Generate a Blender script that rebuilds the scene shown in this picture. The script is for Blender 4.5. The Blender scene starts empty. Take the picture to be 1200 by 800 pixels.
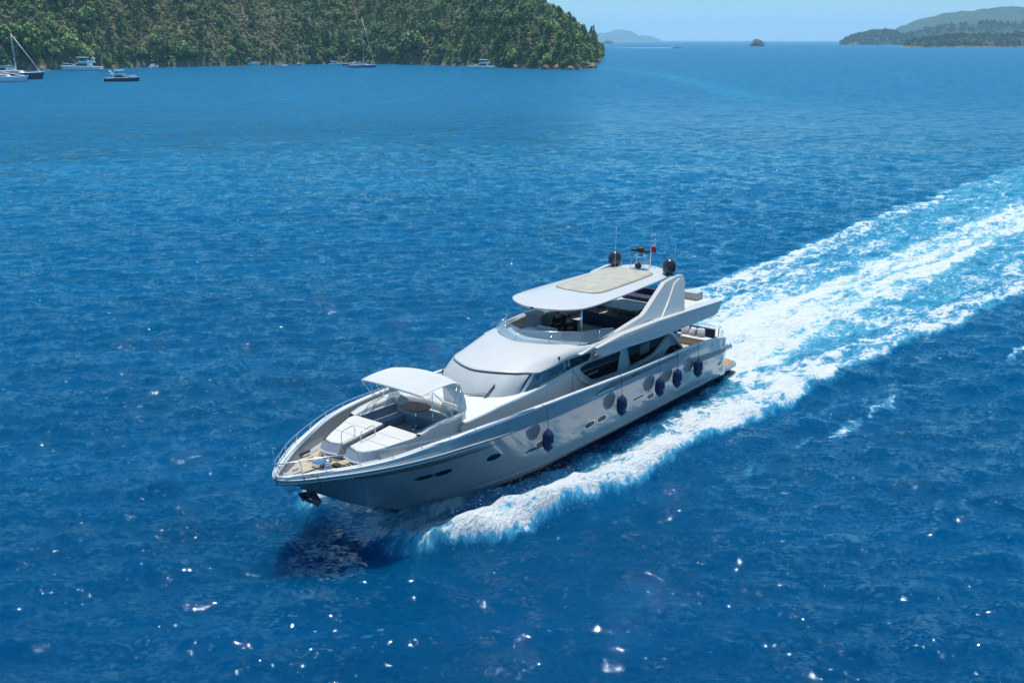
import bpy, bmesh, math, random
import numpy as np
from mathutils import Vector, Matrix
R_ = math.radians
scn = bpy.context.scene
COL = scn.collection

# ------------------------------------------------------------------ camera
F = 1200.0                       # focal length in pixels of a 1200 px wide frame
CAMH = 18.33
PITCH = math.atan(353 / F)
cam_d = bpy.data.cameras.new('camera'); cam_d.sensor_width = 36; cam_d.lens = 36 * F / 1200
cam_d.clip_start = 0.5; cam_d.clip_end = 80000
cam = bpy.data.objects.new('camera', cam_d); COL.objects.link(cam)
cam.location = (0, 0, CAMH); cam.rotation_euler = (math.pi / 2 - PITCH, 0, 0)
scn.camera = cam

# ------------------------------------------------------------------ sky and sun
SUN_DIR = Vector((0.01, 0.24, 1.0)).normalized()
elev = math.asin(SUN_DIR.z); azim = math.atan2(SUN_DIR.x, SUN_DIR.y)
w = bpy.data.worlds.new('World'); scn.world = w; w.use_nodes = True
nt = w.node_tree; nt.nodes.clear()
sky = nt.nodes.new('ShaderNodeTexSky'); sky.sky_type = 'NISHITA'; sky.sun_disc = False
sky.sun_elevation = elev; sky.sun_rotation = azim
sky.air_density = 1.0; sky.dust_density = 0.6; sky.ozone_density = 2.0
bg = nt.nodes.new('ShaderNodeBackground'); bg.inputs[1].default_value = 0.105
wo = nt.nodes.new('ShaderNodeOutputWorld')
wtc = nt.nodes.new('ShaderNodeTexCoord'); wsx = nt.nodes.new('ShaderNodeSeparateXYZ'); nt.links.new(wtc.outputs['Generated'], wsx.inputs[0])
wmr = nt.nodes.new('ShaderNodeMapRange'); wmr.interpolation_type = 'SMOOTHSTEP'; wmr.inputs[1].default_value = -.02; wmr.inputs[2].default_value = .075
wmr.inputs[3].default_value = 1; wmr.inputs[4].default_value = 0; nt.links.new(wsx.outputs[2], wmr.inputs[0])
wmx = nt.nodes.new('ShaderNodeMix'); wmx.data_type = 'RGBA'; nt.links.new(wmr.outputs[0], wmx.inputs[0]); wtn = nt.nodes.new('ShaderNodeMix'); wtn.data_type = 'RGBA'; wtn.blend_type = 'MULTIPLY'; wtn.inputs[0].default_value = 1
nt.links.new(sky.outputs[0], wtn.inputs[6]); wtn.inputs[7].default_value = (.40, .93, 1.12, 1); nt.links.new(wtn.outputs[2], wmx.inputs[6])
wmx.inputs[7].default_value = (5.7, 6.9, 7.4, 1)      # pale summer haze low over the horizon
nt.links.new(wmx.outputs[2], bg.inputs[0]); nt.links.new(bg.outputs[0], wo.inputs[0])
sun_d = bpy.data.lights.new('sun', 'SUN'); sun_d.energy = 4.6; sun_d.angle = R_(0.53); sun_d.color = (1, .965, .91)
sun = bpy.data.objects.new('sun', sun_d); COL.objects.link(sun)
sun.rotation_euler = SUN_DIR.to_track_quat('Z', 'Y').to_euler()
scn.view_settings.view_transform = 'Standard'; scn.view_settings.look = 'None'
scn.view_settings.gamma = 1; scn.view_settings.use_curve_mapping = False
scn.view_settings.exposure = 0.22
cy = scn.cycles if hasattr(scn, 'cycles') else None
scn.render.engine = 'CYCLES'
scn.cycles.use_denoising = True
scn.cycles.max_bounces = 8; scn.cycles.diffuse_bounces = 3; scn.cycles.glossy_bounces = 4
scn.cycles.transmission_bounces = 6; scn.cycles.transparent_max_bounces = 12
scn.cycles.volume_bounces = 2; scn.cycles.sample_clamp_indirect = 4
scn.cycles.caustics_reflective = False; scn.cycles.caustics_refractive = False

rng = np.random.default_rng(7)
random.seed(7)

# ------------------------------------------------------------------ helpers
def sstep(a, b, x):
    t = np.clip((np.asarray(x, float) - a) / (b - a), 0, 1); return t * t * (3 - 2 * t)

def pch(xs, ys, x):
    """monotone cubic interpolation"""
    xs = np.array(xs, float); ys = np.array(ys, float)
    if xs[0] > xs[-1]: xs = xs[::-1]; ys = ys[::-1]
    h = np.diff(xs); d = np.diff(ys) / h
    m = np.zeros(len(xs))
    for i in range(1, len(xs) - 1):
        if d[i-1] * d[i] > 0:
            w1 = 2*h[i] + h[i-1]; w2 = h[i] + 2*h[i-1]
            m[i] = (w1 + w2) / (w1 / d[i-1] + w2 / d[i])
    m[0] = d[0]; m[-1] = d[-1]
    xq = np.clip(np.asarray(x, float), xs[0], xs[-1])
    i = np.clip(np.searchsorted(xs, xq) - 1, 0, len(h) - 1)
    t = (xq - xs[i]) / h[i]
    return (2*t**3 - 3*t**2 + 1)*ys[i] + (t**3 - 2*t**2 + t)*h[i]*m[i] + (-2*t**3 + 3*t**2)*ys[i+1] + (t**3 - t**2)*h[i]*m[i+1]

def fastmesh(name, V, Fq, smooth=False):
    V = np.asarray(V, np.float32); Fq = np.asarray(Fq, np.int32)
    me = bpy.data.meshes.new(name)
    me.vertices.add(len(V)); me.vertices.foreach_set('co', V.ravel())
    k = Fq.shape[1]
    me.loops.add(Fq.size); me.loops.foreach_set('vertex_index', Fq.ravel())
    me.polygons.add(len(Fq)); me.polygons.foreach_set('loop_start', np.arange(0, Fq.size, k, dtype=np.int32))
    me.polygons.foreach_set('use_smooth', np.full(len(Fq), smooth))
    me.update(calc_edges=True)
    return me

class B:
    """collects simple shapes, then links them as one mesh object"""
    def __init__(s): s.v = []; s.f = []; s.sm = []
    def add(s, V, Fs, smooth=False, flip=False):
        o = len(s.v); s.v += [tuple(map(float, p)) for p in V]
        for f in Fs:
            f = [o + i for i in f]; s.f.append(f[::-1] if flip else f); s.sm.append(smooth)
        return s
    def box(s, x0, x1, y0, y1, z0, z1, bev=0.0):
        bm = bmesh.new(); bmesh.ops.create_cube(bm, size=1)
        for v in bm.verts:
            v.co = ((x0+x1)/2 + v.co.x*(x1-x0), (y0+y1)/2 + v.co.y*(y1-y0), (z0+z1)/2 + v.co.z*(z1-z0))
        if bev: bmesh.ops.bevel(bm, geom=bm.edges[:], offset=bev, segments=3, profile=.6, affect='EDGES')
        return s.bm(bm, bev > 0.02)
    def bm(s, bm, smooth=False, M=None):
        bm.verts.index_update()
        V = [(M @ v.co) if M else v.co.copy() for v in bm.verts]
        s.add(V, [[v.index for v in f.verts] for f in bm.faces], smooth); bm.free(); return s
    def prism(s, pts, vec, bev=0.0, smooth=False):
        """polygon pts (3d) pushed along vec"""
        bm = bmesh.new(); vs = [bm.verts.new(p) for p in pts]; f = bm.faces.new(vs)
        r = bmesh.ops.extrude_face_region(bm, geom=[f])
        bmesh.ops.translate(bm, verts=[g for g in r['geom'] if isinstance(g, bmesh.types.BMVert)], vec=vec)
        bmesh.ops.recalc_face_normals(bm, faces=bm.faces[:])
        if bev: bmesh.ops.bevel(bm, geom=bm.edges[:], offset=bev, segments=2, profile=.6, affect='EDGES')
        return s.bm(bm, smooth)
    def tube(s, pts, r, n=8, closed=False, caps=True):
        P = [Vector(p) for p in pts]; m = len(P); rs = r if hasattr(r, '__len__') else [r]*m
        rings = []; up = Vector((0, 0, 1)); prev = None
        for i, p in enumerate(P):
            a = P[(i-1) % m] if (closed or i > 0) else p; b = P[(i+1) % m] if (closed or i < m-1) else p
            t = (b - a).normalized()
            if prev is None:
                u = t.cross(up)
                if u.length < 1e-3: u = t.cross(Vector((1, 0, 0)))
            else: u = prev - t*prev.dot(t)
            u.normalize(); prev = u; w_ = t.cross(u)
            rings.append([p + (u*math.cos(2*math.pi*k/n) + w_*math.sin(2*math.pi*k/n))*rs[i] for k in range(n)])
        V = [q for rg in rings for q in rg]; Fs = []
        for i in range(m if closed else m-1):
            j = (i+1) % m
            for k in range(n):
                k2 = (k+1) % n; Fs.append([i*n+k, i*n+k2, j*n+k2, j*n+k])
        if caps and not closed: Fs += [list(range(n))[::-1], [(m-1)*n+k for k in range(n)]]
        return s.add(V, Fs, True)
    def grid(s, G, smooth=True, flip=False, closeu=False):
        """G: rows of points, equal length"""
        nr, nc = len(G), len(G[0]); V = [p for r in G for p in r]; Fs = []
        for i in range(nr if closeu else nr-1):
            for j in range(nc-1):
                a = i*nc+j; b = ((i+1) % nr)*nc+j; Fs.append([a, a+1, b+1, b])
        return s.add(V, Fs, smooth, flip)
    def lathe(s, prof, n=24, c=(0, 0, 0), axis='z'):
        G = []
        for k in range(n):
            a = 2*math.pi*k/n; row = []
            for r, z in prof:
                p = (r*math.cos(a), r*math.sin(a), z)
                if axis == 'x': p = (p[2], p[0], p[1])
                if axis == 'y': p = (p[0], p[2], p[1])
                row.append((c[0]+p[0], c[1]+p[1], c[2]+p[2]))
            G.append(row)
        return s.grid(G, True, False, True)
    def ball(s, c, r, n=2):
        bm = bmesh.new(); bmesh.ops.create_icosphere(bm, subdivisions=n, radius=1)
        rr = r if hasattr(r, '__len__') else (r, r, r)
        for v in bm.verts: v.co = Vector((c[0]+v.co.x*rr[0], c[1]+v.co.y*rr[1], c[2]+v.co.z*rr[2]))
        return s.bm(bm, True)
    def build(s, name, mat, parent=None, label=None, solid=0, bevel=0, fixn=True, sub=0):
        me = bpy.data.meshes.new(name); me.from_pydata(s.v, [], s.f)
        me.polygons.foreach_set('use_smooth', s.sm); me.update()
        if fixn:
            bm = bmesh.new(); bm.from_mesh(me); bmesh.ops.remove_doubles(bm, verts=bm.verts[:], dist=1e-4)
            bmesh.ops.recalc_face_normals(bm, faces=bm.faces[:]); bm.to_mesh(me); bm.free()
        o = bpy.data.objects.new(name, me); COL.objects.link(o); me.materials.append(mat)
        if parent: o.parent = parent
        if label: o['label'] = label
        if solid:
            md = o.modifiers.new('s', 'SOLIDIFY'); md.thickness = abs(solid); md.offset = -1 if solid > 0 else 1
        if bevel:
            md = o.modifiers.new('b', 'BEVEL'); md.width = bevel; md.segments = 2; md.limit_method = 'ANGLE'; md.angle_limit = R_(40)
        if sub:
            md = o.modifiers.new('u', 'SUBSURF'); md.levels = sub; md.render_levels = sub
        return o

def tag(o, label=None, cat=None, group=None, kind=None):
    if label: o['label'] = label
    if cat: o['category'] = cat
    if group: o['group'] = group
    if kind: o['kind'] = kind
    return o

def empty(name, label=None, cat=None, group=None, M=None):
    o = bpy.data.objects.new(name, None); o.empty_display_size = .3; COL.objects.link(o)
    if M is not None: o.matrix_world = M
    return tag(o, label, cat, group)

def mat(name, col, rough=.5, metal=0.0, coat=0.0, var=.06, vscale=1.5, bump=0.0, bscale=20, spec=.5, trans=0.0, ior=1.45, alpha=1.0, sheen=0):
    m = bpy.data.materials.new(name); m.use_nodes = True; n = m.node_tree; b = n.nodes['Principled BSDF']
    b.inputs['Roughness'].default_value = rough; b.inputs['Metallic'].default_value = metal
    b.inputs['Coat Weight'].default_value = coat; b.inputs['Coat Roughness'].default_value = .04
    b.inputs['Specular IOR Level'].default_value = spec; b.inputs['IOR'].default_value = ior
    b.inputs['Transmission Weight'].default_value = trans; b.inputs['Alpha'].default_value = alpha
    tc = n.nodes.new('ShaderNodeTexCoord')
    if var:
        no = n.nodes.new('ShaderNodeTexNoise'); no.inputs['Scale'].default_value = vscale; no.inputs['Detail'].default_value = 6
        n.links.new(tc.outputs['Object'], no.inputs['Vector'])
        r = n.nodes.new('ShaderNodeMapRange'); r.inputs[1].default_value = .3; r.inputs[2].default_value = .7
        r.inputs[3].default_value = 1-var; r.inputs[4].default_value = 1+var; n.links.new(no.outputs[0], r.inputs[0])
        mx = n.nodes.new('ShaderNodeVectorMath'); mx.operation = 'SCALE'; mx.inputs[0].default_value = col[:3]
        n.links.new(r.outputs[0], mx.inputs['Scale']); n.links.new(mx.outputs[0], b.inputs['Base Color'])
    else: b.inputs['Base Color'].default_value = (*col[:3], 1)
    if bump:
        nb = n.nodes.new('ShaderNodeTexNoise'); nb.inputs['Scale'].default_value = bscale; nb.inputs['Detail'].default_value = 4
        n.links.new(tc.outputs['Object'], nb.inputs['Vector'])
        bp = n.nodes.new('ShaderNodeBump'); bp.inputs['Strength'].default_value = bump; bp.inputs['Distance'].default_value = .02
        n.links.new(nb.outputs[0], bp.inputs['Height']); n.links.new(bp.outputs[0], b.inputs['Normal'])
    return m

# ------------------------------------------------------------------ yacht frame (x forward from transom, y to port, z up)
S = 1.08
YAW = R_(51.8); TRIM = R_(.84)
c_, s_ = math.cos(YAW), math.sin(YAW); ct, st = math.cos(TRIM), math.sin(TRIM)
MY = Matrix.Translation((9.056*S, 52.39*S, 0)) @ Matrix(((-c_, s_, 0, 0), (-s_, -c_, 0, 0), (0, 0, 1, 0), (0, 0, 0, 1))) @ \
     Matrix(((ct, 0, -st, 0), (0, 1, 0, 0), (st, 0, ct, 0), (0, 0, 0, 1)))

#STRUCTURE
# ================================================================== SEA
def build_sea():
    def axis(a, b, step, g1, n1, g2, lim):
        core = list(np.arange(a, b + 1e-6, step)); hi = [core[-1]]; d = step; k = 0
        while hi[-1] < lim: k += 1; d *= (g1 if k < n1 else g2); hi.append(hi[-1] + d)
        lo = [core[0]]; d = step; k = 0
        while lo[-1] > -lim: k += 1; d *= (g1 if k < n1 else g2); lo.append(lo[-1] - d)
        return np.array(lo[:0:-1] + core + hi[1:])
    xs = axis(-36, 62, .27, 1.0095, 190, 1.16, 26000); ys = axis(19, 100, .25, 1.0085, 225, 1.16, 26000)
    X, Y = np.meshgrid(xs, ys)
    SP = np.maximum(np.gradient(xs)[None, :], np.gradient(ys)[:, None])
    # boat coordinates of every vertex
    X0, Y0 = 9.056*S, 52.39*S
    bx = -(c_*(X - X0) + s_*(Y - Y0)); by = s_*(X - X0) - c_*(Y - Y0)
    fade = sstep(3.2, 1.5, SP)
    Z = np.zeros_like(X); kept = np.zeros_like(X); tot_ = 0
    r = np.random.default_rng(3)
    for i in range(56):
        L = .8 * (4.6/.8) ** r.random(); k = 2*math.pi/L
        th = R_(-80) + r.normal() * R_(32)
        A = .0078 * L ** .80 * (0.5 + r.random())
        ph = k*(X*math.cos(th) + Y*math.sin(th)) + r.random()*6.283
        wgt = sstep(L/2.4, L/4.5, SP); kept += wgt*(A*k)**2; tot_ += (A*k)**2
        Z += wgt * A * (np.sin(ph) + .25*np.sin(2*ph + 1.57))
    kept = kept/tot_
    for i in range(3):     # longer, gentle swell
        L = 15 + 9*i; k = 2*math.pi/L; th = R_(-60 - 22*i)
        Z += fade*.045*np.sin(k*(X*math.cos(th) + Y*math.sin(th)) + i*2)
    # value noise for ragged edges
    def vnoise(u, v, seed):
        rr = np.random.default_rng(seed); T = rr.random((256, 256))
        ui = np.floor(u).astype(int); vi = np.floor(v).astype(int); fu = u-ui; fv = v-vi
        fu = fu*fu*(3-2*fu); fv = fv*fv*(3-2*fv); ui &= 255; vi &= 255; u2 = (ui+1) & 255; v2 = (vi+1) & 255
        return (T[ui, vi]*(1-fu)+T[u2, vi]*fu)*(1-fv) + (T[ui, v2]*(1-fu)+T[u2, v2]*fu)*fv
    def fb(u, v, seed, o=4):
        s = 0; a = 1; t = 0
        for i in range(o): s = s + a*vnoise(u*2**i, v*2**i, seed+i); t += a; a *= .55
        return s/t
    drift = np.where(bx < -5, -(bx+5)*.030 + ((bx+5)**2)*.00016, 0)
    y = by - drift
    ay = np.abs(y + (fb(bx*.12, by*.3, 20)-.5)*1.6*sstep(10, -25, bx))
    ed = pch([-140, -94, -58, -30, -16, -7, 0, 7, 11, 15, 19.4, 23.4, 25.4, 27],
             [15.5, 14.3, 12.6, 11.0, 9.4, 8.2, 7.6, 7.3, 6.9, 6.7, 5.9, 5.1, 4.1, 2.4], bx)
    ed = ed + (fb(bx*.55, by*.55, 31)-.5)*(1.0+1.2*sstep(20, -20, bx)) + (fb(bx*.09, by*0, 37)-.5)*1.6
    hb = pch([0, 12, 17, 19, 20.5, 22.5, 24], [2.85, 2.95, 2.8, 2.4, 1.7, .7, 0], bx); hb = np.where(bx > 24, 0, hb)
    ok = sstep(27.0, 25.2, bx)
    inner = pch([-140, -94, -58, -30, -16, -8, -3, 0], [13.3, 11.9, 8.4, 6.4, 5.1, 4.2, 3.2, 2.0], bx)
    D = np.zeros_like(X)
    side = sstep(0, .5 + .9*sstep(10, -20, bx), ed - ay) * ok
    amp = pch([-140, -94, -58, -30, -10, 0, 12, 22, 25.5], [.28, .38, .48, .52, .58, .62, .66, .70, .55], bx)
    back = np.where(bx < 0, sstep(-.9, 1.4, ay - inner), 1)
    crest = np.exp(-((ed - ay - 1.0)/1.0)**2)
    D = np.maximum(D, side * back * (amp + .12*crest)*(.58+.80*fb(bx*.45, by*.9, 101, 3)))
    # streaky foam by the hull, thinned so blue colour paints its shade
    thin = sstep(0, 1.5, ay - hb - .5) 
    D = np.where((bx > 0) & (ay < hb + 2.2), D*(.58 + .42*thin), D); D = D*(1 - .22*sstep(9, 17, bx)*sstep(1.7, .7, ay - hb)*(ay > 0))
    # spray and thin foam ahead of the first crest
    D = np.maximum(D, .62*sstep(27.0, 25.3, bx)*sstep(14, 20, bx)*sstep(4.2, 2.4, ay)*np.where(by < -.5, .5, 1)*(.55 + .6*fb(bx*.8, by*.8, 55)))
    # propeller wash
    cw = pch([-150, -100, -70, -40, -23, -10, 0], [2.4, 2.6, 2.9, 2.5, 2.5, 3.2, 3.3], bx)
    jet = sstep(.9, -.7, ay - cw - (fb(bx*.22, by*.5, 77)-.5)*2.6) * sstep(.4, -1.0, bx)
    jamp = pch([-160, -110, -70, -45, -25, -10, 0], [.52, .57, .61, .66, .74, .88, 1.0], bx)
    streak = fb(bx*.10, y*1.1, 91, 4)
    D = np.maximum(D, jet * jamp * (.45 + 1.0*streak))
    mid = (ay < inner + .4) & (bx < -1)
    D = np.where(mid, np.maximum(D, pch([-140, -60, -20, -6, -1], [.30, .40, .50, .60, .80], bx)*(.35 + 1.25*fb(bx*.16, y*.7, 13))), D)
    D = D * sstep(-175, -120, bx)
    # old faint wake lines and a few stray patches outside
    ww = 1.5*np.exp(-((ay - ed - 3.0 - .05*np.clip(8-bx, 0, 99))/.45)**2) * sstep(18, 4, bx) * sstep(-60, -20, bx)
    D = np.maximum(D, .36*ww*(fb(bx*.25, by*.8, 41) > .55))
    aer = np.clip(jet*1.1*pch([-160, -80, -30, 0], [.35, .8, 1, 1], bx) + .42*(mid)*pch([-140, -60, 0], [.4, .6, 1], bx) + side*(.28 + .25*crest), 0, 1) * sstep(-175, -110, bx)
    aer = np.maximum(aer, .95*sstep(26.6, 25.0, bx)*(.55+.7*fb(bx*.6, by*.6, 155, 3))*sstep(14, 20, bx)*sstep(3.6, 1.5, ay))
    # a pale old wake crossing the open water beyond
    xc = 84 + (Y-376)/(719-376)*(69-84) + 5*np.sin(Y/70)
    aer = np.maximum(aer, .42*np.exp(-((X-xc)/7.)**2)*sstep(300, 380, Y)*sstep(900, 700, Y)*(.4+.9*fb(X*.08, Y*.02, 171, 3)))
    # relief of the wake
    H = crest*side*(.55+.9*fb(bx*.9, by*.9, 140, 3))*pch([-60, -20, 5, 14, 20, 24.5, 26.5], [.05, .22, .42, .62, .92, .90, .3], bx) \
        + side*.20*(fb(bx*1.1, by*1.1, 61)-.5)*sstep(-70, -5, bx) \
        + jet*.42*(fb(bx*.5, by*.8, 66)-.5)*sstep(-110, -10, bx) \
        - .22*np.exp(-((bx+3.5)/3)**2 - (y/2.4)**2) + .42*np.exp(-((bx+11)/4.5)**2 - (y/2.0)**2)
    H += .30*np.exp(-((ay-hb-.35)/.45)**2)*sstep(26, 23, bx)*sstep(10, 18, bx)
    # divergent ship waves beside and behind the hull
    q = ay - .36*(26 - bx)
    H += .10*np.sin(q*1.5)*np.exp(-((q+1)/6)**2)*sstep(27, 15, bx)*sstep(-90, 0, bx)
    under = sstep(.1, -.5, ay - hb) * (bx > -.4) * (bx < 24.5)
    Z = Z*(1-.65*np.clip(D, 0, 1)) + H*fade
    Z = Z*(1-under) - .35*under
    V = np.stack([X, Y, Z], -1).reshape(-1, 3); nx, ny = len(xs), len(ys)
    i = np.arange(ny-1)[:, None]*nx + np.arange(nx-1)[None]; i = i.ravel()
    me = fastmesh('sea', V, np.stack([i, i+1, i+nx+1, i+nx], -1), True)
    for nm, arr in (('foam', D), ('aer', aer), ('finewave', kept)):
        a = me.attributes.new(nm, 'FLOAT', 'POINT'); a.data.foreach_set('value', arr.ravel().astype(np.float32))
    a = me.attributes.new('wake', 'FLOAT_VECTOR', 'POINT')
    a.data.foreach_set('vector', np.stack([bx, by, 0*bx], -1).ravel().astype(np.float32))
    o = bpy.data.objects.new('sea', me); COL.objects.link(o); o['kind'] = 'structure'
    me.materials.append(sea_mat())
    return o

def sea_mat():
    m = bpy.data.materials.new('sea_water'); m.use_nodes = True; n = m.node_tree; L = n.links; N = n.nodes
    b = N['Principled BSDF']; out = N['Material Output']
    def node(t, **k):
        x = N.new(t)
        for a, v in k.items(): setattr(x, a, v)
        return x
    def noise(vec, scale, detail=4, rough=.5, dist=0, typ=None):
        x = node('ShaderNodeTexNoise'); 
        if typ: x.noise_type = typ
        x.inputs['Scale'].default_value = scale; x.inputs['Detail'].default_value = detail
        x.inputs['Roughness'].default_value = rough; x.inputs['Distortion'].default_value = dist
        L.new(vec, x.inputs['Vector']); return x.outputs[0]
    def math_(op, a, b_=None, c=None, clamp=False):
        x = node('ShaderNodeMath', operation=op, use_clamp=clamp)
        for i, v in enumerate((a, b_, c)):
            if v is None: continue
            if isinstance(v, (int, float)): x.inputs[i].default_value = v
            else: L.new(v, x.inputs[i])
        return x.outputs[0]
    def rng_(v, a, b_, c, d, smooth=False):
        x = node('ShaderNodeMapRange'); 
        if smooth: x.interpolation_type = 'SMOOTHSTEP'
        L.new(v, x.inputs[0])
        for i, q in enumerate((a, b_, c, d)): x.inputs[i+1].default_value = q
        return x.outputs[0]
    def attr(nm):
        x = node('ShaderNodeAttribute'); x.attribute_name = nm; return x
    geo = node('ShaderNodeNewGeometry'); pos = geo.outputs['Position']
    def scaled(v, sx, sy, rot=0):
        x = node('ShaderNodeMapping'); x.inputs['Scale'].default_value = (sx, sy, 1); x.inputs['Rotation'].default_value = (0, 0, rot)
        L.new(v, x.inputs[0]); return x.outputs[0]
    # ripples: every octave tilts the surface by its own random slope, crests run mostly across the view
    def slope(vec, scale, ax, ay, det=2, rough=.5, dist=.3):
        x = node('ShaderNodeTexNoise'); x.inputs['Scale'].default_value = scale; x.inputs['Detail'].default_value = det
        x.inputs['Roughness'].default_value = rough; x.inputs['Distortion'].default_value = dist
        L.new(vec, x.inputs['Vector'])
        sb = node('ShaderNodeVectorMath', operation='SUBTRACT'); L.new(x.outputs['Color'], sb.inputs[0]); sb.inputs[1].default_value = (.5, .5, .5)
        ml = node('ShaderNodeVectorMath', operation='MULTIPLY'); L.new(sb.outputs[0], ml.inputs[0]); ml.inputs[1].default_value = (ax, ay, 0)
        return ml.outputs[0]
    def vadd(a, b_):
        x = node('ShaderNodeVectorMath', operation='ADD'); L.new(a, x.inputs[0]); L.new(b_, x.inputs[1]); return x.outputs[0]
    def vscale(a, f_):
        x = node('ShaderNodeVectorMath', operation='SCALE'); L.new(a, x.inputs[0])
        if isinstance(f_, (int, float)): x.inputs['Scale'].default_value = f_
        else: L.new(f_, x.inputs['Scale'])
        return x.outputs[0]
    p1 = scaled(pos, .55, 1.0, R_(10)); p2 = scaled(pos, .6, 1.0, R_(-14)); p3 = scaled(pos, .7, 1, R_(20))
    fine = attr('finewave').outputs['Fac']
    s1 = slope(p1, .55, 1.05, 1.6); s2 = slope(p2, 1.6, .80, 1.15); s3 = slope(p3, 4.6, 1.1, 1.45, 1.2, .5); s4 = slope(p2, 12.0, .62, .80, 0, .5, 0)
    gust = rng_(noise(scaled(pos, .35, 1), .03, 4, .6), .3, .7, .74, 1.2)
    tot = vadd(vscale(s1, math_('SUBTRACT', 1.0, math_('MULTIPLY', fine, .72))), vadd(s2, vadd(s3, s4)))
    tot = vscale(tot, gust)
    nrm = node('ShaderNodeVectorMath', operation='NORMALIZE')
    L.new(vadd(geo.outputs['Normal'], tot), nrm.inputs[0])
    wk = attr('wake').outputs['Vector']; fo = attr('foam').outputs['Fac']; ae = attr('aer').outputs['Fac']
    # foam pattern: torn lacework, drawn out along the wake
    w1 = scaled(wk, .45, 1.0); w2 = scaled(wk, .7, 1.0)
    f1 = rng_(noise(w1, 1.1, 9, .66, .8), .30, .70, 0, 1); f2 = rng_(noise(w2, 4.6, 7, .68, .8), .30, .70, 0, 1)
    vo = node('ShaderNodeTexVoronoi'); vo.feature = 'DISTANCE_TO_EDGE'; vo.inputs['Scale'].default_value = 1.5
    wrp = node('ShaderNodeVectorMath', operation='ADD'); 
    nc = node('ShaderNodeTexNoise'); nc.inputs['Scale'].default_value = 1.3; nc.inputs['Detail'].default_value = 5; L.new(w2, nc.inputs['Vector'])
    sc = node('ShaderNodeVectorMath', operation='SCALE'); sc.inputs['Scale'].default_value = 1.6; L.new(nc.outputs['Color'], sc.inputs[0])
    L.new(w2, wrp.inputs[0]); L.new(sc.outputs[0], wrp.inputs[1]); L.new(wrp.outputs[0], vo.inputs['Vector'])
    lace = rng_(vo.outputs['Distance'], 0, .22, 1, 0)
    pat = math_('ADD', math_('ADD', math_('MULTIPLY', f1, .55), math_('MULTIPLY', f2, .32)), math_('MULTIPLY', lace, .15))
    e = math_('SUBTRACT', math_('ADD', fo, pat), 1.0)
    mask = rng_(e, -.03, .20, 0, 1, True)
    thin = rng_(e, -.42, .25, 0, .55, True)
    thin = math_('MULTIPLY', thin, rng_(fo, .05, .3, 0, 1))
    # water body colour
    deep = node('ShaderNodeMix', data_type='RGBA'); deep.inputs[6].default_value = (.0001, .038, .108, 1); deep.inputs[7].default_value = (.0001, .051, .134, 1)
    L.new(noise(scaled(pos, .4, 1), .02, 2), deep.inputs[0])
    tq = node('ShaderNodeMix', data_type='RGBA'); tq.inputs[7].default_value = (.03, .30, .44, 1)
    L.new(math_('MULTIPLY', math_('MULTIPLY', ae, rng_(noise(w1, .35, 5, .6, .5), .25, .7, .35, 1)), .72), tq.inputs[0])
    mi = node('ShaderNodeMix', data_type='RGBA'); L.new(thin, mi.inputs[0]); L.new(tq.outputs[2], mi.inputs[6]); wa = node('ShaderNodeMix', data_type='RGBA'); wa.inputs[6].default_value = (.12, .44, .62, 1); wa.inputs[7].default_value = (.34, .62, .68, 1)  # blue of thin foam: bubbles, plus its sky-lit shade put into colour
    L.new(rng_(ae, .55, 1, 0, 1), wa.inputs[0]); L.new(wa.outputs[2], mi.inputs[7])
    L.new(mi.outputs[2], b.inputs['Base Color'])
    b.inputs['IOR'].default_value = 1.333; b.inputs['Specular IOR Level'].default_value = .45; b.inputs['Specular Tint'].default_value = (.6, .88, 1, 1)
    b.subsurface_method = 'BURLEY'; b.inputs['Subsurface Weight'].default_value = .9; b.inputs['Subsurface Radius'].default_value = (.5, 2.0, 3.0); b.inputs['Subsurface Scale'].default_value = 1.0
    # far out the ripples are smaller than a pixel: there they act as roughness
    ln = node('ShaderNodeVectorMath', operation='LENGTH'); L.new(pos, ln.inputs[0])
    L.new(rng_(ln.outputs['Value'], 90, 420, .026, .32, True), b.inputs['Roughness'])
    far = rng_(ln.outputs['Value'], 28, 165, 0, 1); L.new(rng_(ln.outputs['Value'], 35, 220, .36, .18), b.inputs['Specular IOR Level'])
    dm = node('ShaderNodeMix', data_type='RGBA'); L.new(far, dm.inputs[0]); L.new(deep.outputs[2], dm.inputs[6]); dm.inputs[7].default_value = (.0002, .105, .225, 1)  # brighter far body colour makes up for sky reflection at grazing view
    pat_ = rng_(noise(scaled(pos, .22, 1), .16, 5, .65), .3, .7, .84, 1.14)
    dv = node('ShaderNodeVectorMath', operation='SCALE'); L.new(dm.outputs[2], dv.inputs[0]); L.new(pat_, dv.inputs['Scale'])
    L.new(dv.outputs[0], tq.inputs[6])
    L.new(nrm.outputs[0], b.inputs['Normal'])
    fm = node('ShaderNodeBsdfPrincipled'); fm.inputs['Roughness'].default_value = .75; fm.inputs['Specular IOR Level'].default_value = .2
    fm.inputs['Base Color'].default_value = (.64, .68, .70, 1)
    fbp = node('ShaderNodeBump'); fbp.inputs['Strength'].default_value = 1; fbp.inputs['Distance'].default_value = .22
    L.new(math_('ADD', pat, math_('MULTIPLY', noise(w2, 9, 3, .6), .35)), fbp.inputs['Height']); L.new(fbp.outputs[0], fm.inputs['Normal'])
    ms = node('ShaderNodeMixShader'); L.new(mask, ms.inputs[0]); L.new(b.outputs[0], ms.inputs[1]); L.new(fm.outputs[0], ms.inputs[2])
    L.new(ms.outputs[0], out.inputs['Surface'])
    return m

build_sea()

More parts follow.
